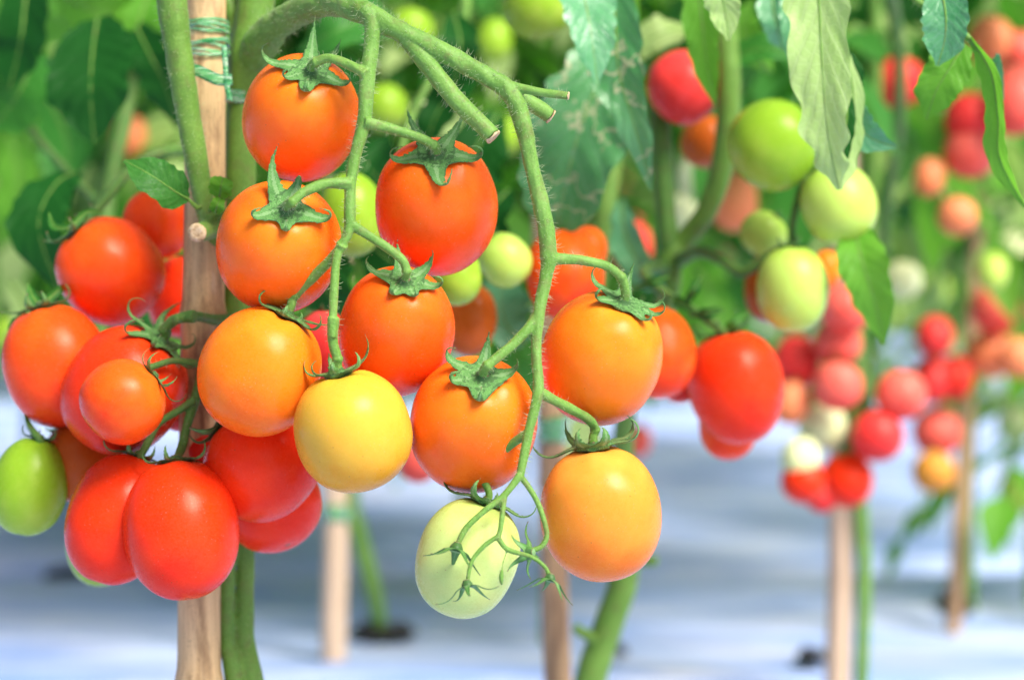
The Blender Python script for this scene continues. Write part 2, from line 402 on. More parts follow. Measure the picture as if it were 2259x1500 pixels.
TOM = {}
def solveL(W, H, off):
    q = off * off / .93; den = W * W + q - H * H
    if den <= 1e-6: return 1.28 * W
    return min(max(math.sqrt(W * W * q / den), .95 * W), 1.30 * W)
count_seed = [100]
def tomato(key, cx, cy, W, H, kx, ky, d, mat, label, group=None, toward=1, seps=None, calyx=True, egg=0.0, parts=True, roll=0, lo=False):
    off = math.hypot(kx - cx, ky - cy)
    L = solveL(W, H, off); s = min(.985, off / (.965 * L))
    a = s * ((kx - cx) / max(off, 1e-6) * RT - (ky - cy) / max(off, 1e-6) * UP)
    c = P(cx, cy, d); vd = (c - CAM).normalized()
    a = (a - vd * a.dot(vd)).normalized() * s - vd * toward * math.sqrt(1 - s * s); a.normalize()
    x = (RT - a * a.dot(RT)).normalized(); y = a.cross(x)
    Wm = PX(W, d); Lr = L / W
    count_seed[0] += 1; sd = count_seed[0]; rs = random.Random(sd)
    M = Matrix((x, y, a)).transposed().to_4x4(); M.translation = c
    me = fruit_mesh(Lr, egg, sd, 28 if lo else 56, 20 if lo else 36, FM[mat])
    if parts:
        o = empty('tomato', (0, 0, 0)); o.matrix_basis = M @ Matrix.Scale(Wm, 4)
        local('fruit', me, o)
        if calyx:
            local('calyx', calyx_mesh(Lr, seps or rand_seps(rs), .11, bool(seps)), o)
    else:
        o = bpy.data.objects.new('tomato', me); col.objects.link(o); o.matrix_basis = M @ Matrix.Scale(Wm, 4)
    tag(o, label, 'tomato', group)
    z0 = Lr - .11
    TOM[key] = (c + a * (z0 * Wm), a, Wm)
    return o

# leaf: spine given by points, half-widths per point
def leaf_geo(mb, spine, hw, side, fold=.25, ripple=.06, teeth=.10, nteeth=5, mat=0, nu=26, nvv=6, seed=0, curl=0.0, asym=(1, 1), thick=.0):
    n = len(spine); sub = max(2, nu // (n - 1)); p, w = catmull([Vector(q) for q in spine], hw, sub)
    m = 2 * nvv + 1; V = []; A = []; Fc = []; L = len(p) - 1
    for i, c in enumerate(p):
        t = (p[min(i + 1, L)] - p[max(i - 1, 0)]).normalized()
        sd = side if not isinstance(side, list) else side[0].lerp(side[1], i / L)
        sd = (sd - t * sd.dot(t)).normalized(); nr = sd.cross(t).normalized(); u = i / L
        for j in range(m):
            v = (j - nvv) / nvv; av = abs(v)
            th = 1 + teeth * (.45 + 1.3 * abs(noise.noise(Vector((u * 3, 1 if v > 0 else 9, seed))))) * math.sin(2 * math.pi * (u * nteeth + .5 * noise.noise(Vector((u * 2.5, 4 if v > 0 else 7, seed))) + (.18 if v > 0 else 0)) + seed) * av ** 2 + .04 * math.sin(u * 41 + seed * 3 + v)
            ww = w[i] * th * (asym[0] if v < 0 else asym[1])
            x = v * ww; h = thick * ww * (.25 + av) * (1 - av * .4) * math.cos(2 * math.pi * 8.5 * (u - .26 * av ** .85) + noise.noise(Vector((u * 9, v * 2, seed)))) + .10 * ww * av * noise.noise(Vector((u * 7, v * 2.5, seed + 5))) + fold * av * ww + ripple * w[i] * math.sin(u * 17 + v * 2.2 + seed) * av + curl * (av ** 2) * ww
            back = -.18 * ww * av * (1 - u)          # side lobes sweep toward the tip
            V.append(c + sd * x + nr * h - t * back); A.append((u, v, 0))
    for i in range(L):
        for j in range(m - 1):
            a = i * m + j; Fc.append((a, a + 1, a + m + 1, a + m))
    mb.add(V, Fc, mat, A)
def leaf(parent, px, hw, mat, tilt=25, fold=.25, ripple=.06, teeth=.1, nteeth=5, seed=0, curl=0, name='leaf', petiole=None, asym=(1, 1)):
    """px = [(x, y, depth)] along the midrib from base to tip, hw = half widths in photo pixels"""
    sp = [P(*q) for q in px]; d = px[len(px) // 2][2]
    t = (sp[-1] - sp[0]).normalized()
    s0 = FW.cross(t).normalized(); s = s0 * math.cos(R(tilt)) + FW * math.sin(R(tilt))
    mb = MB(); leaf_geo(mb, sp, [PX(h, q[2]) for h, q in zip(hw, px)], s, fold, ripple, teeth, nteeth, 0, 76, 7, seed, curl, asym, .05)
    mid, mr = sp, [PX(max(1.2, 3.4 * (1 - i / (len(sp) - 1))), d) for i in range(len(sp))]
    tube(mb, [q + s.cross(t) * 0 for q in mid], mr, 6, 6, 1)
    if petiole: tube(mb, [P(*q) for q in petiole] + [sp[0]], [PX(6, d)] * (len(petiole) + 1), 8, 5, 1)
    return mb.build(name, [mat, M_back], parent)

# ------------------------------------------------------------------ the setting
def build_ground():
    xs = [-30, -14, -7, -4, -2.6]; x = -2.0
    while x < 2.0: xs.append(x); x += .03
    xs += [2.0, 2.6, 4, 7, 14, 30]
    ys = [-6, -2, 0]; y = .5
    while y < 7: ys.append(y); y += .012 if y < 3 else .03
    ys += [7.2, 7.6, 8.5, 10, 13, 18, 28, 60]
    def z(x, y):
        w = .0
        q = Vector((x * 1.2, y * 3.4, 0)); w += .016 * noise.noise(q) + .007 * noise.noise(Vector((x * 5, y * 14, 3)))
        yy = y + .05 * noise.noise(Vector((x * .9, 0, 7))) + .02 * x
        for c, dp, wd in ((2.27, .060, .045), (3.2, .04, .06), (1.62, .02, .03), (4.1, .05, .1)): w -= dp * math.exp(-((yy - c) / wd) ** 2)
        return w if y > .4 else 0
    mb = MB(); nx = len(xs)
    V = [(a, b_, z(a, b_)) for b_ in ys for a in xs]
    F_ = [(j * nx + i, j * nx + i + 1, (j + 1) * nx + i + 1, (j + 1) * nx + i) for j in range(len(ys) - 1) for i in range(nx - 1)]
    mb.add(V, F_); o = mb.build('ground', M_mulch); tag(o, kind='structure')
    return z
GZ = build_ground()
def soil(x, y, rx, ry, seed):
    mb = MB(); n = 28; V = [(x, y, GZ(x, y) + .018)]
    for k in range(1, 4):
        for j in range(n):
            a = 2 * math.pi * j / n; q = 1 + .22 * noise.noise(Vector((math.cos(a) * 1.7, math.sin(a) * 1.7, seed)))
            X = x + rx * q * math.cos(a) * k / 3; Y = y + ry * q * math.sin(a) * k / 3
            V.append((X, Y, GZ(X, Y) + (.016 if k < 3 else .008) + .004 * noise.noise(Vector((X * 90, Y * 90, seed)))))
    Fc = [(0, 1 + j, 1 + (j + 1) % n) for j in range(n)]
    for k in range(2):
        for j in range(n):
            a = 1 + k * n + j; b_ = 1 + k * n + (j + 1) % n; Fc.append((a, a + n, b_ + n, b_))
    mb.add(V, Fc); o = mb.build('soil', M_soil); tag(o, kind='structure')

# ------------------------------------------------------------------ stakes
def stake(p0, p1, r0, r1, mat, label, nodes=(), tie=False):
    """bamboo cane from the ground point p0 to the top p1"""
    p0 = Vector(p0); p1 = Vector(p1)
    mb = MB(); n = 22; ts = [i / 90 for i in range(91)]; V = []; Fc = []
    ax = (p1 - p0).normalized(); u = (Vector((0, 1, 0)) - ax * ax.y).normalized(); w = ax.cross(u)
    for t in ts:
        r = r0 + (r1 - r0) * t
        c = p0.lerp(p1, t) + u * .0012 * noise.noise(Vector((t * 6, r0 * 900, 0))) + w * .0016 * noise.noise(Vector((t * 5, 3, r1 * 900)))
        for nd in nodes: r *= 1 + .13 * math.exp(-((t - nd) / .008) ** 2)
        for j in range(n):
            a = 2 * math.pi * j / n
            rr = r * (1 + .025 * noise.noise(Vector((math.cos(a), math.sin(a), t * 10))) + .03 * noise.noise(Vector((math.cos(a) * 3, math.sin(a) * 3, t * 3))))
            V.append(c + (u * math.cos(a) + w * math.sin(a)) * rr)
    for i in range(90):
        for j in range(n):
            a = i * n + j; b_ = i * n + (j + 1) % n; Fc.append((a, b_, b_ + n, a + n))
    mb.add(V, Fc); mb.add([V[90 * n + j] for j in range(n)] + [p1], [(j, (j + 1) % n, n) for j in range(n)])
    return tag(mb.build('bamboo_stake', mat), label, 'stake', 'bamboo stakes holding up the plants')
def stake_px(xt, yt, xb, yb, d, w, mat, label, nodes=(), base=None):
    """cane passing two pixels at depth d, carried down to the ground"""
    a = P(xt, yt, d); b_ = P(xb, yb, d)
    k = (0 - a.z) / (b_.z - a.z); g = a + (b_ - a) * k
    r = PX(w / 2, d)
    return stake(g - Vector((0, 0, .02)), a, r * 1.04, r * .95, mat, label, nodes)
stake_px(459, -260, 436, 1400, .985, 94, M_bam, 'weathered tan bamboo stake behind the orange truss with green ties near its top', (.30, .62, .93))
stake_px(1195, 300, 1233, 1500, 1.32, 60, M_bamb, 'brown bamboo stake below the golden tomato beside the thick green stem', (.5, .8))
stake_px(742, 400, 738, 1430, 1.74, 54, M_bamp, 'pale blurred bamboo stake below the yellow tomato next to a thin curved stem', (.4, .7))
stake_px(1868, 300, 1850, 1500, 1.60, 56, M_bamp, 'pale blurred bamboo stake under the round rose red cluster on the right', (.5,))
stake_px(2172, 250, 2104, 1335, 1.95, 32, M_bamb, 'thin leaning brown stake near the right edge beside a small green stem', (.45, .75))
soil(*ground_at(850, 1396).xy, .033, .035, 1); soil(*ground_at(165, 1262).xy, .035, .05, 2); soil(*ground_at(2108, 1340).xy, .018, .03, 3)
soil(*ground_at(1358, 1455).xy, .012, .03, 4); soil(*ground_at(1790, 1462).xy, .014, .025, 5)

# ------------------------------------------------------------------ tomatoes
def S(phi, ln, curl, width=.165, lift=.12, lean=0.0, t1=None):
    if t1 is None: t1 = .38 if curl > 1.7 else .26
    return (phi, ln * (1.3 if curl > 1.7 else 1.12), width * 1.12, curl * (1.4 if curl < 1.7 else 1.25), lift * .5 if lift < .2 else lift, lean, t1)
G1 = 'orange and yellow tomatoes on the front truss'
tomato('T1', 665, 262, 128, 138, 684, 165, .930, 'orange', 'topmost orange tomato, beside the green tie and under the arching stem', G1,
  seps=[S(92, .95, .5, .17, .3), S(165, .95, 2.3), S(208, .62, 2.9, .15), S(262, .62, 3.0, .2, .1), S(-12, .80, 3.0, .18), S(50, .8, 1.2)])
tomato('T2', 962, 457, 136, 149, 962, 350, .932, 'redor', 'orange red tomato alone right of the central vine, below the long cut stub', G1,
  seps=[S(128, .90, .9, .16, .3), S(56, .80, .5, .17, .35), S(2, .88, 3.3, .17), S(186, .85, 3.0, .17), S(270, .78, 2.6, .17, .05, .5)])
tomato('T3', 614, 546, 138, 144, 630, 468, .915, 'orange', 'orange tomato directly under the topmost one, its calyx facing the viewer', G1,
  seps=[S(120, 1.0, .8, .17, .3, -.3), S(70, .72, 1.5, .17, .4), S(200, .68, 3.1), S(272, .50, 3.0, .17, .1), S(-6, .82, 3.0, .17)])
tomato('T4', 874, 732, 127, 142, 892, 628, .920, 'redor', 'orange red tomato in the middle of the front truss, just above the yellow one', G1,
  seps=[S(162, .80, 2.2, .16, .2), S(108, .7, .6, .17, .4), S(40, .80, 1.3, .17, .35), S(2, .76, 3.2), S(238, .52, 3.0, .17), S(300, .50, 3.2, .17)])
tomato('T5', 573, 820, 133, 143, 632, 696, .905, 'amber', 'amber orange tomato overlapping the red one at the left of the front truss', G1,
  seps=[S(150, .80, 2.0, .15, .1), S(205, .66, 2.6, .15), S(265, .5, 3.0, .16), S(-28, .75, 2.6, .17), S(35, .9, .4, .13), S(320, .4, 3, .15)])
tomato('T6', 778, 951, 129, 135, 748, 826, .890, 'yellow', 'plain yellow tomato hanging at the bottom middle of the front truss', G1,
  seps=[S(175, .62, 1.9, .15, .2), S(205, .55, 2.3, .14, .3), S(262, .42, 2.7, .17, .5), S(320, .66, 2.1, .17, .3), S(20, .85, 1.2, .14, .3), S(110, .6, 1.6)])
tomato('T7', 1044, 937, 141, 148, 1064, 838, .908, 'orange', 'orange tomato with a pale flush beside the yellow one, above the pale green one', G1,
  seps=[S(86, .72, .9, .16, .4), S(152, .78, 2.6, .17, .2), S(196, .66, 3.3, .19), S(264, .62, 2.6, .22, .05), S(14, .72, 1.6, .18, .1)])
tomato('T8', 1327, 790, 134, 147, 1371, 672, .920, 'amber', 'amber tomato on the right of the front truss, directly above the golden one', G1,
  seps=[S(140, .85, 2.8, .13, .25), S(82, .75, 1.0, .15, .5), S(200, .66, 3.2, .15, .2), S(318, .72, 3.4, .15, .05), S(352, .78, 2.7, .17, .1), S(20, .8, 2.4, .15)])
tomato('T9', 1326, 1132, 134, 150, 1311, 990, .910, 'gold', 'golden yellow tomato at the bottom right of the front truss, largest of the yellow ones', G1,
  seps=[S(172, 1.0, 1.8, .20, .1), S(236, .62, 2.3, .22, .5), S(296, .60, 2.3, .22, .5), S(350, .92, 2.6, .20, .4), S(24, .9, 2.4, .18, .4), S(130, .85, 1.4, .18)])
tomato('T10', 1031, 1231, 112, 134, 1073, 1108, .897, 'pale', 'pale green unripe tomato lowest on the front truss behind withered buds', G1,
  seps=[S(165, 1.0, 1.8, .22, .2), S(235, .72, 2.0, .22, .5), S(290, .55, 2.4, .22, .3), S(-5, 1.0, 2.0, .22, .2), S(60, .9, 1.2)])
G2 = 'tomatoes of the red cluster left of the stake'
tomato('L1', 243, 599, 114, 122, 160, 505, 1.02, 'vermil', 'round red orange tomato highest at the left edge of the red cluster', G2, toward=.3)
tomato('L2', 346, 494, 76, 78, 352, 420, 1.06, 'vermil', 'red orange tomato half hidden behind the stake under the single small leaf', G2, toward=-1)
tomato('L3', 400, 655, 74, 90, 410, 570, 1.09, 'red', 'red tomato mostly hidden behind the stake, right of the round red orange one', G2, toward=-1)
tomato('L4', 125, 808, 116, 136, 92, 682, .995, 'vermil', 'large red orange tomato at the far left, left of the one with a star calyx', G2, toward=-.2)
tomato('L5', 274, 862, 132, 144, 352, 756, .965, 'red', 'rose red tomato with a big curling star shaped calyx, behind the small orange one', G2,
  seps=[S(112, .95, 2.0, .13, .5, -.3), S(165, .95, 2.7, .12, .3, .2), S(215, .95, 2.9, .12, .1, .2), S(262, .6, 2.0, .13, .1), S(-25, .8, 1.9, .15, .1), S(35, .7, 2.6, .12, .3), S(320, .5, 1.4, .13)])
tomato('L6', 270, 886, 94, 90, 338, 830, .915, 'redor', 'smallest orange tomato in the red cluster, in front of the rose red one', G2, toward=-.5,
  seps=[S(30, .9, 2.0, .13), S(-40, .9, 2.2, .13), S(90, .8, 1.4, .13), S(180, .8, 1.4, .13), S(250, .8, 1.6, .13)])
tomato('L7', 398, 872, 62, 82, 400, 800, 1.0, 'crimson', 'dark crimson tomato in shade in front of the stake, right of the small orange one', G2, toward=-1)
tomato('L8', 182, 1020, 84, 92, 150, 945, 1.0, 'brown', 'dull orange tomato squeezed between the green one and the red ones', G2, toward=-1)
tomato('L9', 66, 1073, 84, 111, 88, 968, .985, 'green', 'green unripe tomato at the lower left edge of the picture', G2, toward=-.2)
tomato('L10', 262, 1144, 113, 148, 305, 1010, .945, 'red', 'red tomato left of and behind the lowest front one in the red cluster', G2, toward=-.3,
  seps=[S(140, .8, 1.6, .13), S(200, .8, 2.2, .14), S(255, .6, 2.4, .15), S(310, .6, 2.2, .14), S(20, .8, 1.8, .13)])
tomato('L11', 400, 1168, 126, 153, 388, 1025, .925, 'red', 'bright red tomato lowest and foremost in the red cluster, over the stake', G2, toward=-.4,
  seps=[S(150, .85, 1.9, .13), S(205, .65, 2.4, .14), S(260, .6, 2.6, .13), S(330, .7, 1.9, .15), S(40, .8, 1.8, .13)])
tomato('L12', 580, 1021, 131, 118, 492, 945, .945, 'red', 'broad red tomato tucked under the amber and yellow tomatoes', G2, toward=-.4)
tomato('L13', 597, 1105, 110, 112, 560, 1010, .985, 'red', 'red tomato peeking out beneath the broad red one by the green stem', G2, toward=-1, egg=-.02)
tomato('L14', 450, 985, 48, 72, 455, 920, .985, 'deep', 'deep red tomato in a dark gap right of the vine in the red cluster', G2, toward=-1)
tomato('L15', 222, 1205, 76, 88, 215, 1120, 1.03, 'green', 'green tomato showing as a thin rim below the red pair', G2, toward=-1)
tomato('L16', 716, 765, 62, 82, 712, 690, 1.03, 'crimson', 'crimson tomato glimpsed between the amber tomato and the middle of the truss', G2, toward=-1)
G3 = 'tomatoes on the plants right behind the front truss'
tomato('R1', 1246, 605, 88, 100, 1235, 515, 1.10, 'redor', 'red orange tomato behind the drooping vine, left above the amber tomato', G3, toward=-1)
tomato('R1b', 1292, 556, 46, 58, 1300, 510, 1.17, 'redor', 'small bit of red tomato peeking over the red orange one behind the vine', G3, toward=-1)
tomato('R2', 1452, 778, 82, 99, 1440, 690, 1.09, 'redor', 'red orange tomato partly covered by the right side of the amber tomato', G3, toward=-.6)
tomato('R3', 1624, 856, 106, 124, 1600, 742, 1.12, 'red', 'big glossy red tomato on the right with a pale sheen, lying clear of others', G3, toward=-.15, egg=.09)
tomato('R4', 1606, 938, 64, 76, 1600, 868, 1.15, 'redor', 'red orange tomato sticking out below the big glossy red one', G3, toward=-1)
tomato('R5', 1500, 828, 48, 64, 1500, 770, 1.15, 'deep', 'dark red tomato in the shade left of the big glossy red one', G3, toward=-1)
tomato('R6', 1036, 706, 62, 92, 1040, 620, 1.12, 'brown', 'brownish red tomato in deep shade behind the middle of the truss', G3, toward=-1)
tomato('R7', 1114, 574, 57, 61, 1080, 530, 1.08, 'lime', 'small pale green tomato left of the drooping vine', G3, toward=-.2)
tomato('R8', 1005, 606, 57, 68, 990, 545, 1.05, 'green', 'green tomato hidden under the lone orange red tomato', G3, toward=-1)
tomato('R9', 776, 474, 72, 96, 770, 385, 1.06, 'green', 'green tomato behind the central vine between three orange ones', G3, toward=-1)
tomato('R10', 1184, 8, 78, 80, 1184, -62, 1.15, 'green', 'blurred green tomato cut off by the top edge above the stubs', G3, toward=-1)
tomato('R11', 1508, 194, 82, 68, 1560, 150, 1.18, 'crimson', 'dark red tomato near the top behind the two branching green stems', G3, toward=-.5)
tomato('R12', 1560, 314, 60, 56, 1565, 262, 1.26, 'brown', 'brownish orange tomato in the shade just below the dark red one', G3, toward=-1)
tomato('R13', 1706, 320, 100, 99, 1770, 262, 1.12, 'green', 'large green tomato left of the long pale drooping leaf', G3, toward=-.3)
tomato('R14', 1850, 451, 82, 90, 1815, 378, 1.12, 'lime', 'pale whitish green tomato under the tip of the long pale leaf', G3, toward=-.3)
tomato('R15', 1749, 638, 79, 96, 1748, 545, 1.12, 'lime', 'oval light green tomato at the bottom of the green bunch on the right', G3, toward=-.3)
tomato('R16', 1684, 516, 52, 50, 1715, 480, 1.17, 'lime', 'small green tomato between the large green and oval light green ones', G3, toward=-.2)
tomato('R17', 1706, 630, 64, 84, 1720, 555, 1.18, 'brown', 'brownish red tomato showing at the left of the oval light green one', G3, toward=-1)
tomato('R18', 1822, 596, 34, 56, 1830, 545, 1.20, 'amber', 'sliver of an orange tomato right of the oval light green one', G3, toward=-1)
G4 = 'blurred tomatoes of the round cluster on the right'
A_ = [(1865, 682, 56, 54, 'rose', 'topmost red tomato of the blurred cluster, left of the broad hanging leaf'), (1848, 757, 53, 52, 'rose', 'pinkish red tomato second from the top of the blurred cluster'),
 (1756, 798, 52, 56, 'crimson', 'red tomato at the left of the blurred cluster touching the big glossy one'), (1848, 852, 56, 54, 'rose', 'red tomato in the middle of the blurred cluster above the whitish one'),
 (1988, 872, 57, 55, 'rose', 'pinkish red tomato at the right of the blurred cluster'), (1814, 938, 54, 52, 'white', 'whitish green tomato in the blurred cluster, upper of two'),
 (1766, 1010, 43, 46, 'white', 'whitish green tomato in the blurred cluster, lower and smaller of two'), (1935, 962, 58, 56, 'crimson', 'crimson tomato below and left of the pinkish one at the right of the blurred cluster'),
 (1868, 1058, 58, 60, 'red', 'bright red tomato lowest in the blurred cluster above the pale stake'), (1772, 1062, 50, 44, 'red', 'red tomato under the lower whitish one in the blurred cluster'),
 (1745, 888, 42, 46, 'peach', 'peach coloured tomato at the left edge of the blurred cluster'), (1812, 1096, 36, 34, 'crimson', 'small dark red tomato at the very bottom of the blurred cluster')]
for i, (x, y, w, h, c, l) in enumerate(A_):
    tomato('A%d' % i, x, y, w, h, x + 6, y - h * .75, 1.49 + .022 * (i % 3), c, l, G4, toward=-.5, lo=True)
G5 = 'blurred tomatoes near the thin leaning stake'
B_ = [(2062, 742, 42, 44, 'crimson', 'dark crimson tomato left of the leaning stake, top of its string'), (2056, 838, 46, 50, 'crimson', 'crimson tomato second from the top beside the leaning stake'),
 (2066, 952, 54, 54, 'rose', 'rose red tomato third from the top beside the leaning stake'), (2060, 1042, 48, 46, 'ochre', 'ochre tomato lowest beside the leaning stake'),
 (2196, 682, 56, 42, 'rose', 'red orange tomato right of the leaning stake near the right edge'), (2185, 782, 54, 52, 'peach', 'peach tomato right of the leaning stake below the red orange one'),
 (2245, 790, 44, 44, 'peach', 'pinkish peach tomato cut by the right edge beside another peach one'), (2106, 835, 40, 52, 'deep', 'deep red tomato in the shade right behind the leaning stake')]
for i, (x, y, w, h, c, l) in enumerate(B_):
    tomato('B%d' % i, x, y, w, h, x + 4, y - h * .75, 1.82 + .02 * (i % 3), c, l, G5, toward=-.5, lo=True)
G6 = 'blurred tomatoes in the upper right'
C_ = [(1982, 182, 57, 56, 'crimson', 'bright red blurred tomato left of the fresh green leaf at upper right'), (2140, 336, 58, 58, 'rose', 'pinkish red blurred tomato left of the long curved leaf'),
 (2184, 92, 52, 54, 'peach', 'pale pink blurred tomato above the long curved leaf'), (2242, 222, 62, 74, 'rose', 'red blurred tomato cut by the right edge beside the curved leaf'),
 (2140, 262, 58, 52, 'crimson', 'crimson blurred tomato just above the pinkish one at upper right'), (2246, 118, 44, 48, 'rose', 'blurred red tomato high at the right edge'),
 (2112, 478, 44, 40, 'peach', 'orange pink blurred tomato below the pinkish red one'), (2050, 392, 34, 42, 'peach', 'peach blurred tomato left of the pinkish red one'),
 (1990, 618, 44, 40, 'white', 'cream blurred tomato right of the broad hanging leaf'), (2190, 600, 34, 40, 'lime', 'pale green blurred tomato above the red orange one near the right edge')]
for i, (x, y, w, h, c, l) in enumerate(C_):
    tomato('C%d' % i, x, y, w, h, x + 4, y - h * .75, 1.60 + .03 * (i % 3), c, l, G6, toward=-.5, lo=True, calyx=i < 7)
D_ = [(1408, 972, 30, 34, 1.9, 'rose', 'pink blurred tomato right of the golden tomato over the ground'), (922, 1022, 44, 40, 1.35, 'rose', 'pink red blurred tomato low between the yellow and orange tomatoes'),
 (850, 238, 50, 52, 1.35, 'green', 'olive green blurred tomato behind the vine right of the topmost tomato'), (935, 262, 34, 50, 1.4, 'white', 'added pale blob for a white highlight left of the long cut stub'),  # pale one: fruit shape added to stand for a white highlight
 (1620, 446, 52, 62, 1.55, 'peach', 'peach pink blurred tomato between the right stem and the green bunch'), (1535, 392, 40, 50, 1.6, 'white', 'cream blob standing in for bright bokeh between the two branching stems'),  # cream one: fruit shape standing in for bright bokeh
 (1510, 470, 44, 44, 1.65, 'white', 'cream blob standing in for bright bokeh low in the fork of the branching stems'), (1395, 545, 44, 60, 1.5, 'crimson', 'pinkish red blurred tomato left of the branching stem'),  # cream one: likewise a stand-in for bokeh light between the stems
 (285, 300, 38, 46, 1.7, 'peach', 'peach blurred tomato left of the slanting green stem'), (150, 340, 30, 30, 1.9, 'peach', 'small peach blurred tomato among the dark leaves on the left'),
 (1090, 90, 40, 46, 1.5, 'green', 'green blurred tomato high behind the arching stem'), (905, 70, 54, 50, 1.4, 'green', 'green blurred tomato just under the arch of the stem'),
 (1100, 300, 50, 46, 1.45, 'green', 'yellowish green blurred tomato behind the end of the long stub'), (12, 735, 30, 44, 1.6, 'green', 'green blurred tomato at the left edge beside the large red orange one'),
 (20, 430, 40, 40, 2.2, 'peach', 'faint peach blurred tomato at the far left'),
 (1525, 345, 36, 44, 2.3, 'white', 'added cream blob for bright bokeh high in the fork of the branching stems'), (1600, 520, 40, 40, 2.4, 'peach', 'added peach blob for pink bokeh left of the small tomato in the green bunch'),  # here and the next two lines: fruit shapes added as bright bokeh
 (2020, 545, 44, 44, 2.3, 'lime', 'added pale green blob for bokeh above a cream tomato right of the broad hanging leaf'), (2060, 640, 36, 40, 2.4, 'lime', 'added pale green blob for bokeh above the dark crimson tomato by the leaning stake'),
 (2130, 560, 40, 42, 2.4, 'peach', 'added peach blob for pink bokeh right of the leaning stake top'), (2240, 560, 44, 44, 2.3, 'white', 'added cream blob for bright bokeh at the right edge under the curved leaf tip'),
 (330, 190, 36, 46, 2.3, 'white', 'added cream blob for a bright sky gap right of the large dark leaf'), (310, 345, 34, 34, 2.4, 'white', 'added cream blob for a bright sky gap above the single small leaf'),  # fruit shapes added in place of bright sky gaps among the leaves
 (2240, 930, 40, 44, 2.1, 'white', 'cream blurred tomato low at the right edge'), (2245, 1085, 44, 48, 2.1, 'lime', 'pale green blurred tomato lowest at the right edge')]
for i, (x, y, w, h, d, c, l) in enumerate(D_):
    tomato('D%d' % i, x, y, w, h, x + 4, y - h * .75, d, c, l, 'single blurred tomatoes in the background', toward=-.5, lo=True)

# ------------------------------------------------------------------ the plant in front
def taper(n, a, b): return [a + (b - a) * i / (n - 1) for i in range(n)]
def pxs(pts, d0, d1):
    ln = [0]
    for p, q in zip(pts, pts[1:]): ln.append(ln[-1] + math.hypot(q[0] - p[0], q[1] - p[1]))
    if isinstance(d0, list): return [P(x, y, d) for (x, y), d in zip(pts, d0)]
    return [P(x, y, d0 + (d1 - d0) * l / ln[-1]) for (x, y), l in zip(pts, ln)]
def depth(p): return (p - CAM).dot(FW)
class Vine:
    """tubes collected, blended into one skin, then set with fine hairs"""
    def __init__(s): s.mb = MB(); s.h = []; s.caps = MB()
    def px(s, pts, w, d0, d1, n=14, hair=0, ln=.0028, wob=.16, end=None, seed=0):
        q = pxs(pts, d0, d1)
        ws = w if isinstance(w, list) else [w] * len(pts)
        r = [PX(k / 2, depth(c)) for k, c in zip(ws, q)]
        s.raw(q, r, n, hair, ln, wob, end, seed)
    def raw(s, q, r, n=14, hair=0, ln=.0028, wob=.16, end=None, seed=0):
        p, rr, fr = tube(s.mb, q, r, n, 7, 0, None, wob, seed=seed)
        if hair: s.h.append((p, rr, fr, hair, ln))
        if end:
            t = fr[-1][0]; u, w_ = fr[-1][1:]
            c = p[-1] + t * rr[-1] * .30; V = [c + t * rr[-1] * .02]
            for k in (.55, .98):
                for j in range(14):
                    a = j / 14 * 2 * math.pi; V.append(c + (u * math.cos(a) + w_ * math.sin(a)) * rr[-1] * k + t * rr[-1] * random.uniform(-.02, .05))
            for j in range(14):
                a = j / 14 * 2 * math.pi; V.append(c - t * rr[-1] * random.uniform(.05, .35) + (u * math.cos(a) + w_ * math.sin(a)) * rr[-1] * 1.03)
            Fc = [(0, 1 + j, 1 + (j + 1) % 14) for j in range(14)]
            for k in (0, 14):
                Fc += [(1 + k + j, 15 + k + j, 15 + k + (j + 1) % 14, 1 + k + (j + 1) % 14) for j in range(14)]
            s.caps.add(V, Fc, 2)
    def ped(s, pts, w, d0, key, hair=60, knuckle=True):
        pos, a, W = TOM[key]
        q = pxs(pts, d0, depth(pos + a * W * .42)) + [pos + a * W * .26, pos + a * W * .03]
        r = [PX(k / 2, .9) for k in taper(len(q), w * 1.15, w * .92)]
        r[-1] = PX(w * .62, .9); r[0] *= 1.15; r[-2] *= 1.05
        s.raw(q, r, 12, hair, .0024, .2)
        if knuckle:
            k = q[-3]; s.raw([k + (q[-4] - k) * .12, k, k + (q[-2] - k) * .15], [PX(w * .50, .9), PX(w * .64, .9), PX(w * .5, .9)], 10)
    def build(s, name, mat, parent, voxel=.0005, smooth=5, flat=False):
        mb = MB()
        if flat: mb.v, mb.f, mb.m, mb.a = s.mb.v, s.mb.f, s.mb.m, s.mb.a
        else:
            V, Fc = remeshed(s.mb, voxel, smooth); mb.add(V, Fc)
        for h in s.h: hairs(mb, *h)
        mb.add(s.caps.v, s.caps.f, 2)
        return mb.build(name, [mat, M_hair, M_cut], parent)
g = P(530, 1400, 1.0); front = empty('tomato_plant', (g.x, g.y + .0, 0), 'nearest tomato plant, its hairy arching stem carrying the sharp orange truss', 'plant', 'staked tomato plants')
# main stem with its fork at the top
v = Vine()
v.px([(574, -60), (560, 40), (548, 130), (535, 260), (527, 450), (520, 650), (524, 900)], [84, 84, 88, 70, 72, 74, 74], 1.0, 1.0, 18, 60, .003, .05)
v.px([(524, 880), (534, 1150), (541, 1250), (538, 1400), (553, 1500), (586, 1700)], [62, 46, 42, 46, 58, 66], 1.0, 1.0, 16, 200, .003, .08)
v.px([(512, 880), (502, 1150), (500, 1250), (499, 1400), (514, 1480), (545, 1700)], [56, 42, 40, 38, 42, 56], .993, .993, 16, 200, .003, .08)
v.px([(478, -80), (500, 0), (530, 70), (545, 160)], [42, 46, 52, 50], 1.01, 1.0, 14, 60, .003, .06)
a_ = P(580, 1700, 1.0); v.raw([P(560, 1650, .997), Vector((a_.x, a_.y, .05)), Vector((a_.x + .004, a_.y, -.02))], [.009, .0095, .011], 16)
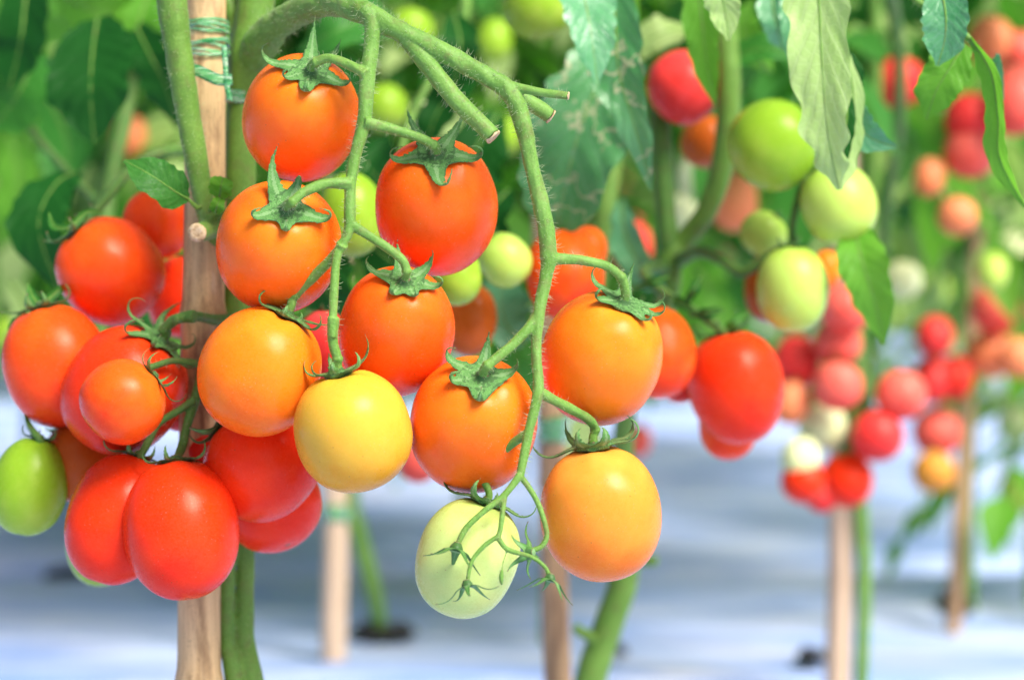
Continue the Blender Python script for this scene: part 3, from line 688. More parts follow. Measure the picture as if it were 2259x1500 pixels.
v.build('main_stem', M_main, front, .0008)
# slanting side shoot in front of the stake
v = Vine()
v.px([(372, -60), (381, 20), (396, 130), (420, 280), (440, 390), (456, 470), (478, 500)], [74, 68, 60, 54, 50, 46, 46], .955, .965, 18, 420, .0032, .08)
v.px([(520, 480), (490, 492), (462, 506), (436, 513)], [58, 52, 46, 42], .985, .940, 16, 40, .002, .1, end=True)
v.px([(478, 470), (470, 500), (500, 560)], [44, 50, 40], .965, .99, 14)
v.px([(438, 462), (415, 440)], [12, 10], .958, .955, 8); 
v.px([(462, 470), (466, 452), (480, 440)], [9, 7, 6], .955, .95, 8)
v.px([(470, 480), (500, 470), (515, 455), (505, 440), (488, 446)], [10, 9, 8, 6, 5], .955, .95, 8)
v.build('side_shoot', M_main, front, .0007)
# the arching truss
v = Vine()
v.px([(540, 235), (552, 160), (574, 100), (612, 56), (668, 24), (740, 8), (806, 30), (872, 66), (960, 108), (1060, 162), (1122, 202), (1150, 262), (1175, 375), (1200, 480), (1212, 570)],
     [44, 66, 78, 68, 62, 57, 52, 47, 44, 42, 44, 42, 34, 38, 40], [1.004, 1.0, .99, .972, .948, .922, .900, .894, .891, .890, .890, .890, .890, .890, .890], 0, 18, 1250, .0034, .17)
v.px([(1212, 570), (1203, 620), (1190, 685), (1183, 770), (1187, 862), (1166, 955), (1147, 1050)], [38, 30, 28, 23, 25, 22, 19], .890, .875, 14, 420, .0028, .14)
v.px([(800, 20), (821, 48), (820, 100), (811, 165), (804, 262), (785, 340), (773, 410), (772, 492)], [40, 38, 35, 36, 32, 27, 26, 27], .895, .888, 14, 480, .003, .10)
v.px([(772, 490), (766, 520), (745, 560), (737, 640), (733, 745)], [26, 22, 20, 20, 20], .888, .882, 12, 140, .0028, .15)
v.ped([(736, 700), (734, 748), (744, 792)], 21, .883, 'T6', 50)
v.ped([(809, 165), (772, 145), (728, 129), (698, 138)], 21, .890, 'T1', 130)
v.ped([(803, 270), (868, 286), (925, 304), (955, 320)], 21, .889, 'T2', 120)
v.ped([(775, 405), (722, 406), (672, 424), (645, 446)], 21, .888, 'T3', 120)
v.ped([(774, 495), (828, 530), (884, 570), (897, 598)], 19, .888, 'T4', 90)
v.ped([(756, 538), (742, 560), (690, 612), (650, 652)], 21, .886, 'T5', 90)
v.ped([(1213, 572), (1270, 573), (1335, 586), (1370, 612)], 21, .890, 'T8', 110)
v.ped([(1192, 690), (1150, 742), (1110, 778), (1076, 806)], 21, .887, 'T7', 90)
v.ped([(1190, 866), (1240, 892), (1298, 924), (1313, 948)], 20, .884, 'T9', 80)
v.ped([(1164, 955), (1118, 988), (1084, 1022), (1068, 1052)], 17, .879, 'T10', 70)
# withered blossom stalks below the last fruit
v.px([(1147, 1048), (1112, 1092), (1062, 1132), (1026, 1168), (1008, 1206)], [19, 16, 14, 14, 13], .874, .866, 10, 70, .0016)
v.px([(1113, 1092), (1108, 1135), (1104, 1168), (1098, 1186)], [14, 13, 12, 13], .872, .866, 10, 30, .0016)
v.px([(1100, 1182), (1066, 1206), (1040, 1240), (1031, 1285)], [12, 11, 10, 10], .866, .863, 10, 40, .0014)
v.px([(1098, 1184), (1120, 1212), (1172, 1228), (1202, 1250), (1212, 1272)], [13, 12, 11, 10, 11], .866, .862, 10, 50, .0014)
v.px([(1150, 1052), (1184, 1104), (1206, 1172), (1196, 1204), (1172, 1214)], [15, 13, 12, 13, 13], .876, .870, 10, 70, .0018)
v.px([(1118, 1214), (1109, 1244), (1107, 1262)], [4, 3.6, 4], .865, .864, 8, 10, .001)
v.px([(1107, 1258), (1106, 1276), (1107, 1290)], [9, 12, 6], .864, .864, 8, 30, .0012)
v.px([(895, 84), (940, 138), (1000, 214), (1050, 264), (1086, 300)], [40, 43, 42, 40, 38], .893, .885, 16, 260, .003, .08, end=True)
v.px([(1120, 190), (1150, 196), (1205, 206), (1252, 212)], [28, 21, 19, 18], .890, .885, 12, 40, .002, .12, end=True)
v.px([(1128, 200), (1160, 222), (1190, 240), (1212, 256)], [34, 36, 36, 34], .900, .905, 14, 60, .002, .06, end=True)
truss = v.build('truss', M_stem, front, .00045, 4)
# little star calyxes of the failed blossoms (sub-parts of the truss)
def star(x, y, d, down, seps, size, parent):
    mb = MB(); zs = lambda r: -.5 * r * r
    for s in seps: sepal(mb, zs, R(s[0]), s[1], s[2], s[3], s[4], s[5], .3, 12, 1, .07)
    tube(mb, [Vector((0, 0, -.10)), Vector((0, 0, .05)), Vector((0, 0, .3))], [.26, .30, .16], 10, 3)
    a = (down[0] * RT - down[1] * UP + down[2] * FW).normalized(); x_ = (RT - a * a.dot(RT)).normalized(); y_ = a.cross(x_)
    M = Matrix((x_, y_, a)).transposed().to_4x4(); M.translation = P(x, y, d); M = M @ Matrix.Scale(size, 4)
    me = mb.mesh('calyx', [M_cal]); me.transform(M); return link('calyx', me, parent)
def five(o, ln, curl, w=.22): return [(o + 72 * k, ln * random.uniform(.85, 1.15), w * .95, curl + random.uniform(-.3, .3), -.35, random.uniform(-.2, .2)) for k in range(5)]
star(1006, 1212, .865, (.25, -1, .25), five(20, 1.6, .5), .0105, truss)
star(1031, 1292, .862, (-.25, -1, .2), five(50, 1.8, .9, .18), .0088, truss)
star(1213, 1278, .861, (.3, -1, .2), five(25, 1.7, .2, .2), .0085, truss)
star(1166, 1218, .870, (.8, -.1, -.6), five(0, 1.5, 1.2), .0095, truss)
# the truss of the red cluster, hanging in front of the stake
v = Vine()
v.px([(530, 700), (480, 706), (430, 698), (385, 706)], [26, 24, 23, 22], .985, .945, 12, 90, .002)
v.ped([(430, 698), (388, 704), (362, 728)], 24, .948, 'L5', 30)
v.px([(470, 800), (440, 802), (385, 796), (345, 806), (322, 815)], [20, 18, 17, 17, 18], .955, .935, 12, 60, .002)
v.px([(475, 770), (446, 815), (434, 870), (415, 930), (402, 985)], [24, 24, 24, 21, 22], .965, .945, 12, 60, .002)
v.px([(430, 880), (395, 905), (350, 935), (322, 985)], [20, 18, 16, 18], .95, .945, 12, 30, .002)
v.px([(322, 985), (312, 1000), (308, 1010)], [18, 18, 22], .945, .945, 12)
v.px([(402, 985), (394, 1005), (390, 1022)], [22, 20, 24], .945, .93, 12)
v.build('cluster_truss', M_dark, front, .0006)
leaf(front, [(416, 440, .953), (385, 422, .945), (335, 388, .94), (274, 354, .945)], [10, 46, 44, 4], L_mid, 20, .12, .05, .04, 5, 2)
leaf(front, [(483, 440, .95), (486, 424, .945), (488, 408, .94), (492, 392, .945)], [6, 24, 26, 8], L_fresh, 10, .3, .1, .08, 3, 4)
leaf(front, [(475, 470, .945), (478, 458, .94), (482, 446, .94), (486, 438, .945)], [8, 16, 14, 4], L_fresh, 10, .3, .1, .08, 3, 5)
leaf(front, [(545, 720, 1.0), (420, 720, 1.15), (300, 660, 1.18), (180, 600, 1.2)], [8, 40, 50, 4], L_dark, 30, .2, .08, .1, 5, 6)
# twine: green plastic ties
def band(c, ax, rad, wd, turns=1.0, pitch=0, n=60, seed=0, parent=None, mb=None, squash=1.0):
    ax = ax.normalized(); u = (Vector((0, 1, 0)) - ax * ax.y).normalized(); w = ax.cross(u)
    N_ = int(n * turns); V = []; Fc = []; prof = [(-1, 0), (-.6, .5), (0, .15), (.6, .55), (1, 0), (.6, -.2), (-.6, -.2)]; m = len(prof)
    for i in range(N_ + 1):
        a = 2 * math.pi * i / n; k = i / N_
        dr = u * math.cos(a) * squash + w * math.sin(a)
        cc = c + ax * (pitch * k + .0010 * math.sin(a * 2 + seed))
        for (h, q) in prof: V.append(cc + dr * (rad + q * .0007 + .0003 * noise.noise(Vector((a * 4, h, seed)))) + ax * (h * wd * .5 * (1 + .25 * noise.noise(Vector((a * 2, 5, seed))))))
    for i in range(N_):
        for j in range(m): a = i * m + j; b_ = i * m + (j + 1) % m; Fc.append((a, b_, b_ + m, a + m))
    mb.add(V, Fc)
def strip(mb, pts, wd, nrm):
    p, w = catmull(pts, [wd] * len(pts), 6); V = []; Fc = []
    for i, c in enumerate(p):
        t = (p[min(i + 1, len(p) - 1)] - p[max(0, i - 1)]).normalized(); s = t.cross(nrm).normalized()
        for h, q in ((-1, 0), (-.3, .0006), (.3, .0003), (1, 0), (.3, -.0004), (-.3, -.0004)): V.append(c + s * h * wd * .5 - nrm * -q)
    for i in range(len(p) - 1):
        for j in range(6): a = i * 6 + j; b_ = i * 6 + (j + 1) % 6; Fc.append((a, b_, b_ + 6, a + 6))
    mb.add(V, Fc)
sax = P(459, -260, .985) - P(436, 1400, .985)
mb = MB(); srad = PX(49, .985)
for k_, (yy, ww, pp) in enumerate(((52, 7, .0006), (60, 9, -.0005), (68, 6, .0004), (74, 8, .0008), (92, 8, -.0008), (100, 9, .0005), (108, 7, .001), (116, 9, -.0004), (124, 7, .0006))):
    band(P(456.5 - yy * .008, yy, .985), sax + Vector((random.uniform(-.03, .03), random.uniform(-.02, .02), 0)), srad + .0003 * (k_ % 3), PX(ww, .985), 1.0, pp, 60, k_ * 1.3, mb=mb)
strip(mb, [P(400, 148, .965), P(440, 158, .962), P(480, 176, .960), P(512, 176, .962)], PX(26, .97), -FW)
strip(mb, [P(494, 100, .968), P(497, 140, .962), P(500, 185, .960), P(508, 222, .960)], PX(13, .97), -FW)
band(P(530, 214, 1.0), P(548, 130, 1.0) - P(530, 300, 1.0), PX(38, 1.0), PX(32, 1.0), 1, 0, 60, 5, mb=mb)
tag(mb.build('plastic_tie', M_tie), 'shiny green plastic tie wound round the tan stake and the main stem', 'plant tie')
mb = MB(); band(P(1219, 938, 1.32), Vector((0, 0, 1)), PX(36, 1.32), PX(40, 1.32), 1, 0, 40, 6, mb=mb); band(P(1218, 965, 1.32), Vector((.1, 0, 1)), PX(36, 1.32), PX(18, 1.32), 1, 0, 40, 7, mb=mb)
tag(mb.build('plastic_tie', M_tie), 'blurred green plastic tie round the brown stake above the golden tomato', 'plant tie')
mb = MB(); band(P(740, 1130, 1.74), Vector((0, 0, 1)), PX(31, 1.74), PX(34, 1.74), 1, 0, 40, 8, mb=mb)
tag(mb.build('plastic_tie', M_tie), 'faint green plastic tie round the pale stake below the yellow tomato', 'plant tie')

# ------------------------------------------------------------------ the plants just behind
def grow(root, name, pts, w, d, mat=M_back, n=12, hair=0, wob=.06, to_ground=False):
    mb = MB(); q = [P(x, y, dd) for (x, y, dd) in pts]; r = [PX(k / 2, c[2]) for k, c in zip(w, pts)]
    if to_ground:
        e = q[-1]; q.append(Vector((e.x + (e.x - q[-2].x) * .6, e.y, max(.03, e.z * .4)))); r.append(r[-1] * 1.05); q.append(Vector((q[-1].x, e.y, -.02))); r.append(r[-1] * 1.15)
    p, rr, fr = tube(mb, q, r, n, 7, 0, None, wob)
    if hair: hairs(mb, p, rr, fr, hair, .003)
    return mb.build(name, [mat, M_hair], root)
def plant_root(x, y, d, label):
    g = P(x, y, d); return empty('tomato_plant', (g.x, g.y, 0), label, 'plant', 'staked tomato plants')
# middle plant
pc = plant_root(1330, 1500, 1.28, 'tomato plant with large hanging leaves at the top middle behind the arching stem')
grow(pc, 'main_stem', [(1395, -60, 1.32), (1375, 120, 1.32), (1350, 350, 1.31), (1326, 540, 1.3), (1300, 720, 1.31), (1255, 860, 1.34), (1226, 1000, 1.37), (1234, 1300, 1.37), (1238, 1500, 1.37)], [40, 42, 44, 46, 46, 42, 36, 34, 34], 1.28, M_main, 14, 0, .05, True)
grow(pc, 'side_shoot', [(1030, -30, 1.3), (1020, 60, 1.25), (960, 160, 1.2), (900, 280, 1.18), (870, 420, 1.17)], [22, 22, 18, 16, 14], 1.2)
leaf(pc, [(1345, 95, 1.12), (1318, 180, 1.10), (1275, 300, 1.09), (1245, 420, 1.09), (1222, 530, 1.10)], [50, 95, 118, 100, 12], L_mine, 22, .22, .08, .12, 5, 11)
leaf(pc, [(1270, -90, 1.04), (1290, 0, 1.03), (1305, 80, 1.02), (1318, 188, 1.02)], [70, 66, 52, 4], L_blue, -18, .25, .06, .07, 4, 12)
leaf(pc, [(1352, -60, 1.06), (1358, 60, 1.05), (1365, 160, 1.05), (1400, 280, 1.05), (1438, 420, 1.06)], [36, 58, 62, 34, 4], L_mine, 16, .25, .10, .12, 4, 13)
leaf(pc, [(1400, -30, 1.14), (1388, 60, 1.13), (1385, 120, 1.12), (1392, 180, 1.12)], [14, 24, 22, 4], L_fresh, 20, .2, .05, .05, 3, 14)
leaf(pc, [(1160, 760, 1.12), (1120, 720, 1.12), (1105, 660, 1.13), (1120, 600, 1.15)], [20, 60, 62, 14], L_blue, 20, .15, .08, .1, 4, 15)
leaf(pc, [(1165, 900, 1.14), (1150, 850, 1.14), (1140, 790, 1.14), (1150, 730, 1.15)], [20, 55, 60, 14], L_mid, 20, .15, .08, .1, 4, 16)
leaf(pc, [(1370, 440, 1.2), (1380, 520, 1.19), (1420, 600, 1.18), (1470, 640, 1.18)], [14, 40, 36, 4], L_blue, 30, .2, .08, .1, 4, 17)
leaf(pc, [(880, 60, 1.25), (820, 40, 1.22), (740, 70, 1.2), (660, 110, 1.22)], [20, 62, 60, 6], L_mid, 30, .2, .08, .12, 5, 18)
leaf(pc, [(1060, 150, 1.24), (1000, 200, 1.22), (960, 260, 1.2), (940, 330, 1.2)], [16, 48, 46, 4], L_dark, 30, .2, .08, .12, 5, 19)
leaf(pc, [(1000, 30, 1.22), (1015, 90, 1.2), (1010, 150, 1.2), (995, 210, 1.2)], [14, 42, 44, 6], L_dark, 10, .2, .08, .12, 5, 20)
leaf(pc, [(930, 480, 1.25), (860, 420, 1.22), (800, 360, 1.2), (740, 330, 1.22)], [16, 70, 80, 10], L_dark, 30, .15, .06, .12, 5, 21)
leaf(pc, [(1120, 420, 1.2), (1080, 470, 1.18), (1060, 540, 1.17), (1090, 620, 1.18)], [20, 60, 70, 10], L_dark, 30, .15, .06, .12, 5, 22)
leaf(pc, [(1100, 250, 1.26), (1050, 330, 1.24), (1020, 420, 1.23), (1010, 500, 1.23)], [20, 80, 80, 10], L_dark, 20, .15, .06, .12, 5, 23)
leaf(pc, [(720, 480, 1.12), (715, 560, 1.12), (725, 650, 1.12), (760, 700, 1.13)], [20, 70, 60, 10], L_dark, 20, .15, .06, .12, 5, 24)
leaf(pc, [(800, 500, 1.14), (840, 560, 1.13), (900, 590, 1.13), (960, 580, 1.14)], [20, 60, 60, 10], L_dark, 20, .15, .06, .12, 5, 25)
# right hand plant with the forked stem
pr = plant_root(1490, 1000, 1.22, 'tomato plant with a thick green stem below the golden tomato, forked higher up')
grow(pr, 'main_stem', [(1592, -40, 1.17), (1604, 100, 1.17), (1608, 220, 1.17), (1594, 360, 1.18), (1562, 460, 1.19), (1510, 530, 1.2), (1478, 570, 1.2), (1474, 640, 1.2), (1440, 760, 1.22), (1382, 910, 1.25), (1374, 1100, 1.27), (1378, 1260, 1.27), (1345, 1370, 1.27), (1302, 1500, 1.27), (1280, 1640, 1.27)], [54, 52, 52, 50, 46, 46, 56, 50, 48, 44, 56, 64, 66, 70, 74], 1.2, M_main, 16, 500, .05, True)
grow(pr, 'side_shoot', [(1322, 1425, 1.27), (1300, 1402, 1.262), (1280, 1392, 1.26), (1268, 1380, 1.26)], [34, 26, 22, 18], 1.27, M_main, 10)
grow(pr, 'side_shoot', [(1380, 1245, 1.28), (1410, 1240, 1.275), (1448, 1236, 1.27)], [26, 24, 22], 1.28, M_main, 10)
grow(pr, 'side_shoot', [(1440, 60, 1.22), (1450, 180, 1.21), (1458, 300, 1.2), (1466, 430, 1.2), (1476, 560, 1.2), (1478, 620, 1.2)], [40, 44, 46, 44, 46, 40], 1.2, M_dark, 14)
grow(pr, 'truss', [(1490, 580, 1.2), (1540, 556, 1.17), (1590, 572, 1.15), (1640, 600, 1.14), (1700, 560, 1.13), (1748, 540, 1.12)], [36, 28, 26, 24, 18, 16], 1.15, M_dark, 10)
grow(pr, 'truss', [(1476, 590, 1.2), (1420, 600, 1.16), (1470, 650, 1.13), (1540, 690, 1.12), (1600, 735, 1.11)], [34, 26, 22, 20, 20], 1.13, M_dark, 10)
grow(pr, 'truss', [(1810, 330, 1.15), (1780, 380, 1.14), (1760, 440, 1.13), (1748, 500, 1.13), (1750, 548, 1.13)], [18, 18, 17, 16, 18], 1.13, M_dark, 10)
for k, (x, y, an, mt) in enumerate([(1440, 622, 20, L_dark), (1500, 668, -30, L_dark), (1560, 690, 10, L_dark), (1620, 712, 40, L_mid), (1530, 640, 60, L_dark)]):
    dx, dy = math.cos(R(an)) * 40, -math.sin(R(an)) * 40
    leaf(pr, [(x - dx, y - dy, 1.12), (x, y, 1.11), (x + dx, y + dy, 1.12)], [4, 12, 2], mt, 20, .2, .1, .1, 3, 30 + k, name='sepal')
leaf(pr, [(1536, -60, 1.09), (1548, 40, 1.08), (1558, 130, 1.08), (1578, 232, 1.08)], [34, 42, 34, 4], L_fresh, 28, .25, .05, .05, 4, 36)
leaf(pr, [(1575, -90, 1.00), (1588, -30, .99), (1600, 30, .99), (1608, 90, .99)], [46, 46, 34, 5], L_under, 10, .18, .07, .06, 4, 37)
leaf(pr, [(1520, 60, 1.22), (1470, 70, 1.2), (1420, 100, 1.2), (1405, 150, 1.2)], [10, 46, 40, 6], L_pale, 30, .15, .08, .06, 4, 38)
leaf(pr, [(1580, 160, 1.2), (1640, 120, 1.19), (1700, 110, 1.18), (1770, 130, 1.18)], [10, 40, 42, 6], L_mid, -40, .15, .08, .06, 4, 39)
leaf(pr, [(1700, 160, 1.22), (1660, 110, 1.2), (1640, 60, 1.2), (1660, 0, 1.2)], [10, 40, 42, 6], L_fresh, -30, .15, .08, .06, 4, 40)
leaf(pr, [(1885, 500, 1.12), (1900, 570, 1.10), (1925, 650, 1.10), (1952, 760, 1.11)], [26, 56, 46, 5], L_fresh, 12, .25, .05, .05, 4, 41)
# plant whose long leaves hang in sharp focus at upper right
pl = plant_root(1960, 700, 1.30, 'tomato plant at upper right with long pale leaves hanging in focus')
grow(pl, 'main_stem', [(1900, -120, 1.1), (1970, 0, 1.4), (1985, 250, 1.5), (1950, 500, 1.62), (1930, 800, 1.68), (1890, 1050, 1.7)], [20, 24, 26, 24, 22, 20], 1.6, M_dark, 12, 0, .06, True)
leaf(pl, [(1788, -120, .985), (1806, 0, .975), (1812, 120, .97), (1822, 260, .97), (1836, 350, .975), (1852, 418, .985)], [60, 68, 66, 54, 34, 6], L_under, 18, .28, .09, .16, 5, 50, -.1, asym=(.95, 1.05))
leaf(pl, [(1868, 200, .985), (1868, 260, .982), (1856, 330, .982), (1838, 400, .985)], [8, 20, 20, 6], L_dark, 0, .2, .05, .05, 4, 78)
leaf(pl, [(1868, 120, .995), (1882, 210, .992), (1878, 290, .992), (1868, 360, .992), (1852, 418, .99)], [8, 24, 26, 22, 5], L_under, -25, .3, .08, .1, 4, 51)
leaf(pl, [(1846, 110, 1.00), (1878, 140, 1.0), (1886, 180, 1.0), (1884, 215, 1.0)], [8, 22, 22, 4], L_dark, -40, .3, .08, .1, 4, 52)
leaf(pl, [(1862, 196, 1.00), (1880, 250, 1.0), (1914, 300, 1.0), (1978, 326, 1.0)], [12, 36, 34, 4], L_blue, 18, .3, .04, .05, 4, 53)
leaf(pl, [(1745, -60, 1.04), (1752, 20, 1.03), (1756, 100, 1.03), (1762, 170, 1.04)], [24, 32, 26, 4], L_blue, 20, .3, .06, .06, 4, 54)
leaf(pl, [(1700, -50, 1.08), (1706, 20, 1.07), (1716, 70, 1.07), (1728, 110, 1.08)], [20, 34, 26, 4], L_blue, 20, .3, .06, .06, 4, 55)
grow(pl, 'leaf_stalk', [(1980, -60, .98), (2020, 0, .975), (2070, 30, .972), (2128, 76, .97), (2160, 112, .968)], [18, 16, 14, 14, 12], .97, M_stem, 10, 40)
leaf(pl, [(2074, -30, .965), (2086, 30, .96), (2084, 90, .96), (2068, 146, .962)], [36, 52, 46, 5], L_blue, 22, .18, .03, .015, 3, 56, 0, asym=(1, 1))
leaf(pl, [(2128, 96, .985), (2096, 150, .985), (2066, 200, .985), (2044, 264, .99)], [24, 50, 48, 6], L_fresh, 16, .12, .06, .06, 4, 57)
leaf(pl, [(2140, 84, .968), (2186, 160, .965), (2202, 260, .965), (2206, 350, .97), (2262, 458, .98)], [8, 26, 30, 28, 4], L_fresh, 55, .35, .10, .12, 6, 58)
leaf(pl, [(2176, 150, .985), (2192, 130, .985), (2200, 165, .985), (2212, 222, .985)], [6, 16, 16, 4], L_blue, 30, .3, .06, .06, 3, 59)
# plant behind on the left with the large dark leaves
pb = plant_root(240, 900, 1.22, 'tomato plant at the left with large dark blurred leaves behind the red cluster')
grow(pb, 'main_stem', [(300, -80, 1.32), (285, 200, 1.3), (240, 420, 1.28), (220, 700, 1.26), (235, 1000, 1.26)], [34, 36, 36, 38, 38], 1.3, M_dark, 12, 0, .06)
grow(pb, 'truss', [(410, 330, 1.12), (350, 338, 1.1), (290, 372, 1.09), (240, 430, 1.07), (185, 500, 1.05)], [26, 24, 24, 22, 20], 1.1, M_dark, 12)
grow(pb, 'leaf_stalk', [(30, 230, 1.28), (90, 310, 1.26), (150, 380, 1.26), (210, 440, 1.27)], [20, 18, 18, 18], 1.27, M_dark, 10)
leaf(pb, [(215, 40, 1.20), (205, 110, 1.18), (200, 200, 1.16), (208, 318, 1.16)], [40, 96, 100, 12], L_dark, 14, .12, .04, .04, 4, 60)
leaf(pb, [(170, 380, 1.18), (120, 410, 1.16), (85, 500, 1.14), (130, 640, 1.14)], [20, 70, 74, 10], L_dark, 20, .12, .04, .04, 4, 61)
leaf(pb, [(60, -40, 1.24), (50, 60, 1.22), (40, 120, 1.22), (20, 200, 1.22)], [50, 84, 76, 10], L_dark, 30, .15, .04, .04, 4, 62)
leaf(pb, [(80, 120, 1.26), (50, 190, 1.24), (20, 240, 1.24), (-20, 290, 1.24)], [30, 80, 84, 10], L_mid, 20, .15, .04, .04, 4, 63)
leaf(pb, [(300, 60, 1.24), (330, 120, 1.22), (365, 190, 1.22), (392, 280, 1.23)], [20, 50, 50, 6], L_dark, 20, .15, .06, .1, 4, 64)
leaf(pb, [(120, -30, 1.3), (170, 10, 1.28), (240, 30, 1.28), (310, 20, 1.3)], [20, 60, 60, 10], L_fresh, 20, .15, .06, .1, 4, 65)
leaf(pb, [(330, -20, 1.3), (310, 40, 1.28), (300, 100, 1.28), (310, 150, 1.3)], [20, 70, 60, 10], L_fresh, 20, .15, .06, .1, 4, 66)
leaf(pb, [(20, 620, 1.3), (60, 690, 1.28), (50, 760, 1.28), (10, 830, 1.3)], [10, 40, 40, 8], L_pale, 20, .15, .06, .1, 4, 67)
leaf(pb, [(-30, 40, 1.5), (60, 20, 1.48), (150, 50, 1.46), (240, 90, 1.46)], [20, 60, 60, 10], L_fresh, 30, .15, .06, .1, 4, 68)
leaf(pb, [(420, 20, 1.5), (350, 60, 1.48), (290, 130, 1.46), (270, 200, 1.46)], [20, 60, 60, 10], L_fresh, 30, .15, .06, .1, 4, 69)
leaf(pb, [(90, 200, 1.5), (130, 260, 1.48), (150, 340, 1.46), (130, 420, 1.46)], [20, 60, 60, 10], L_mid, 30, .15, .06, .1, 4, 76)
leaf(pb, [(20, 300, 1.6), (40, 380, 1.58), (30, 470, 1.56), (0, 540, 1.56)], [20, 60, 60, 10], L_fresh, 30, .15, .06, .1, 4, 77)
for k, pts in enumerate([[(150, 505), (120, 500), (108, 470)], [(160, 500), (190, 470), (230, 470)], [(90, 680), (70, 650), (62, 625)], [(95, 672), (130, 640), (150, 632)], [(60, 690), (30, 715), (18, 730)]]):
    leaf(pb, [(x, y, 1.0 + .005 * i) for i, (x, y) in enumerate(pts)], [10, 9, 2], L_mid, 20, .3, .1, .05, 3, 70 + k, name='sepal')
grow(pb, 'truss', [(95, 990, .985), (86, 968, .98), (66, 940, .985), (56, 915, .99)], [22, 18, 14, 8], .98, M_dark, 10)

# ------------------------------------------------------------------ background rows
def leaflet(mb, c, dirv, up, ln, wd, mat, rs):
    side = dirv.cross(up); side = side.normalized() if side.length > 1e-4 else Vector((1, 0, 0)); nr = side.cross(dirv).normalized()
    dr = rs.uniform(.1, .45); V = []; A = []; Fc = []; prof = [.12, .8, 1, .82, .5, .04]; fold = rs.uniform(.05, .4)
    for i, w in enumerate(prof):
        u = i / 5; b_ = c + dirv * (u * ln) - Vector((0, 0, 1)) * (dr * ln * u * u)
        for v in (-1, -.5, 0, .5, 1):
            ww = w * wd * (1 + .16 * rs.uniform(-1, 1) * abs(v)); V.append(b_ + side * v * ww + nr * (fold * abs(v) * ww + rs.uniform(-.06, .06) * wd)); A.append((u, v, 0))
    for i in range(5):
        for j in range(4): a = i * 5 + j; Fc.append((a, a + 1, a + 6, a + 5))
    mb.add(V, Fc, mat, A)
def foliage(seed, z0, z1, spread, nleaf, mats, size=1.0):
    rs = random.Random(seed); mb = MB()
    for k in range(nleaf):
        h = z0 + (z1 - z0) * (k + rs.random()) / nleaf; a = rs.uniform(0, 6.283)
        o = Vector((.012 * math.cos(a), .012 * math.sin(a), h)); L = spread * rs.uniform(.6, 1.15)
        dv = Vector((math.cos(a), math.sin(a), rs.uniform(-.1, .7))).normalized(); pts = []
        for i in range(6): t = i / 5; pts.append(o + dv * L * t - Vector((0, 0, 1)) * L * .75 * t * t)
        tube(mb, pts, [.0035, .003, .0026, .0022, .002, .0014], 5, 1, len(mats))
        m_ = rs.choices(range(len(mats)), [3, 3, 2, 1.4][:len(mats)])[0]
        for i in (2, 3, 4, 5):
            t = (pts[i] - pts[i - 1]).normalized(); sd = t.cross(Vector((0, 0, 1))).normalized()
            for s in ((-1, 1) if i < 5 else (0,)):
                d = (t * .7 + sd * s * rs.uniform(.7, 1) + Vector((0, 0, rs.uniform(-.5, .1)))).normalized()
                ln = size * rs.uniform(.05, .085) * (1.25 if s == 0 else 1)
                leaflet(mb, pts[i], d, Vector((rs.uniform(-.5, .5), rs.uniform(-.5, .5), 1)).normalized(), ln, ln * rs.uniform(.24, .34), m_, rs)
    return mb.mesh('foliage', mats + [M_back])
def stem_mesh(seed, h):
    rs = random.Random(seed); mb = MB()
    pts = [Vector((rs.uniform(-.012, .012), rs.uniform(-.012, .012), h * i / 7 - .02)) for i in range(8)]
    tube(mb, pts, taper(8, .0058, .004), 10, 4); return mb.mesh('main_stem', [M_back])
def bg_plant(seed, z0, z1, spread, n, mats, label, size=1.0):
    r = empty('tomato_plant', (0, 0, 0), label, 'plant', 'staked tomato plants')
    local('main_stem', stem_mesh(seed, z1 * .97), r); local('foliage', foliage(seed, z0, z1, spread, n, mats, size), r); return r
MX = [L_mid, L_dark, L_fresh, L_pale]; MY = [L_fresh, L_mid, L_pale, L_dark]; MZ = [L_dark, L_mid, L_dark, L_fresh]
near = [  # pixel x of the stem, depth, kind, label
 (845, 1396, 0, 'blurred tomato plant with a thin curved stem rising from a dark hole in the film'),
 (1895, 1500, 1, 'blurred tomato plant bearing the round rose red cluster on the right'),
 (2150, 1345, 1, 'blurred tomato plant with a thin green stem beside the leaning stake'),
]
protoA = bg_plant(3, .36, .75, .18, 28, [L_fresh, L_mid, L_pale, L_dark], near[0][3])
protoB = bg_plant(4, .50, .95, .16, 22, MY, near[1][3])
def put(o, x, y, rz, s=1):
    o.location = (x, y, GZ(x, y) if y < 6 else 0); o.rotation_euler = (0, 0, rz); o.scale = (s, s, s); return o
# first: curved stem of its own
for ch in list(protoA.children):
    if ch.name.startswith('main_stem'): bpy.data.objects.remove(ch)
ga = ground_at(845, 1396); put(protoA, ga.x, ga.y, 0)
bpy.context.view_layer.update()
mb = MB(); q = [P(x, y, 1.86 + .0 * y) for x, y in ((790, 500), (770, 800), (772, 1080), (796, 1190), (826, 1310), (846, 1396))]; q[-1] = Vector((ga.x, ga.y, -.01))
tube(mb, q, [PX(k / 2, 1.86) for k in (26, 30, 36, 36, 34, 32)], 12, 6)
mb.build('main_stem', M_back, protoA)
g = P(1898, 1500, 1.60); put(protoB, g.x, g.y, .4)
g = ground_at(2118, 1342); o = put(copy_tree(protoB), g.x, g.y, 2.1); o['label'] = near[2][3]
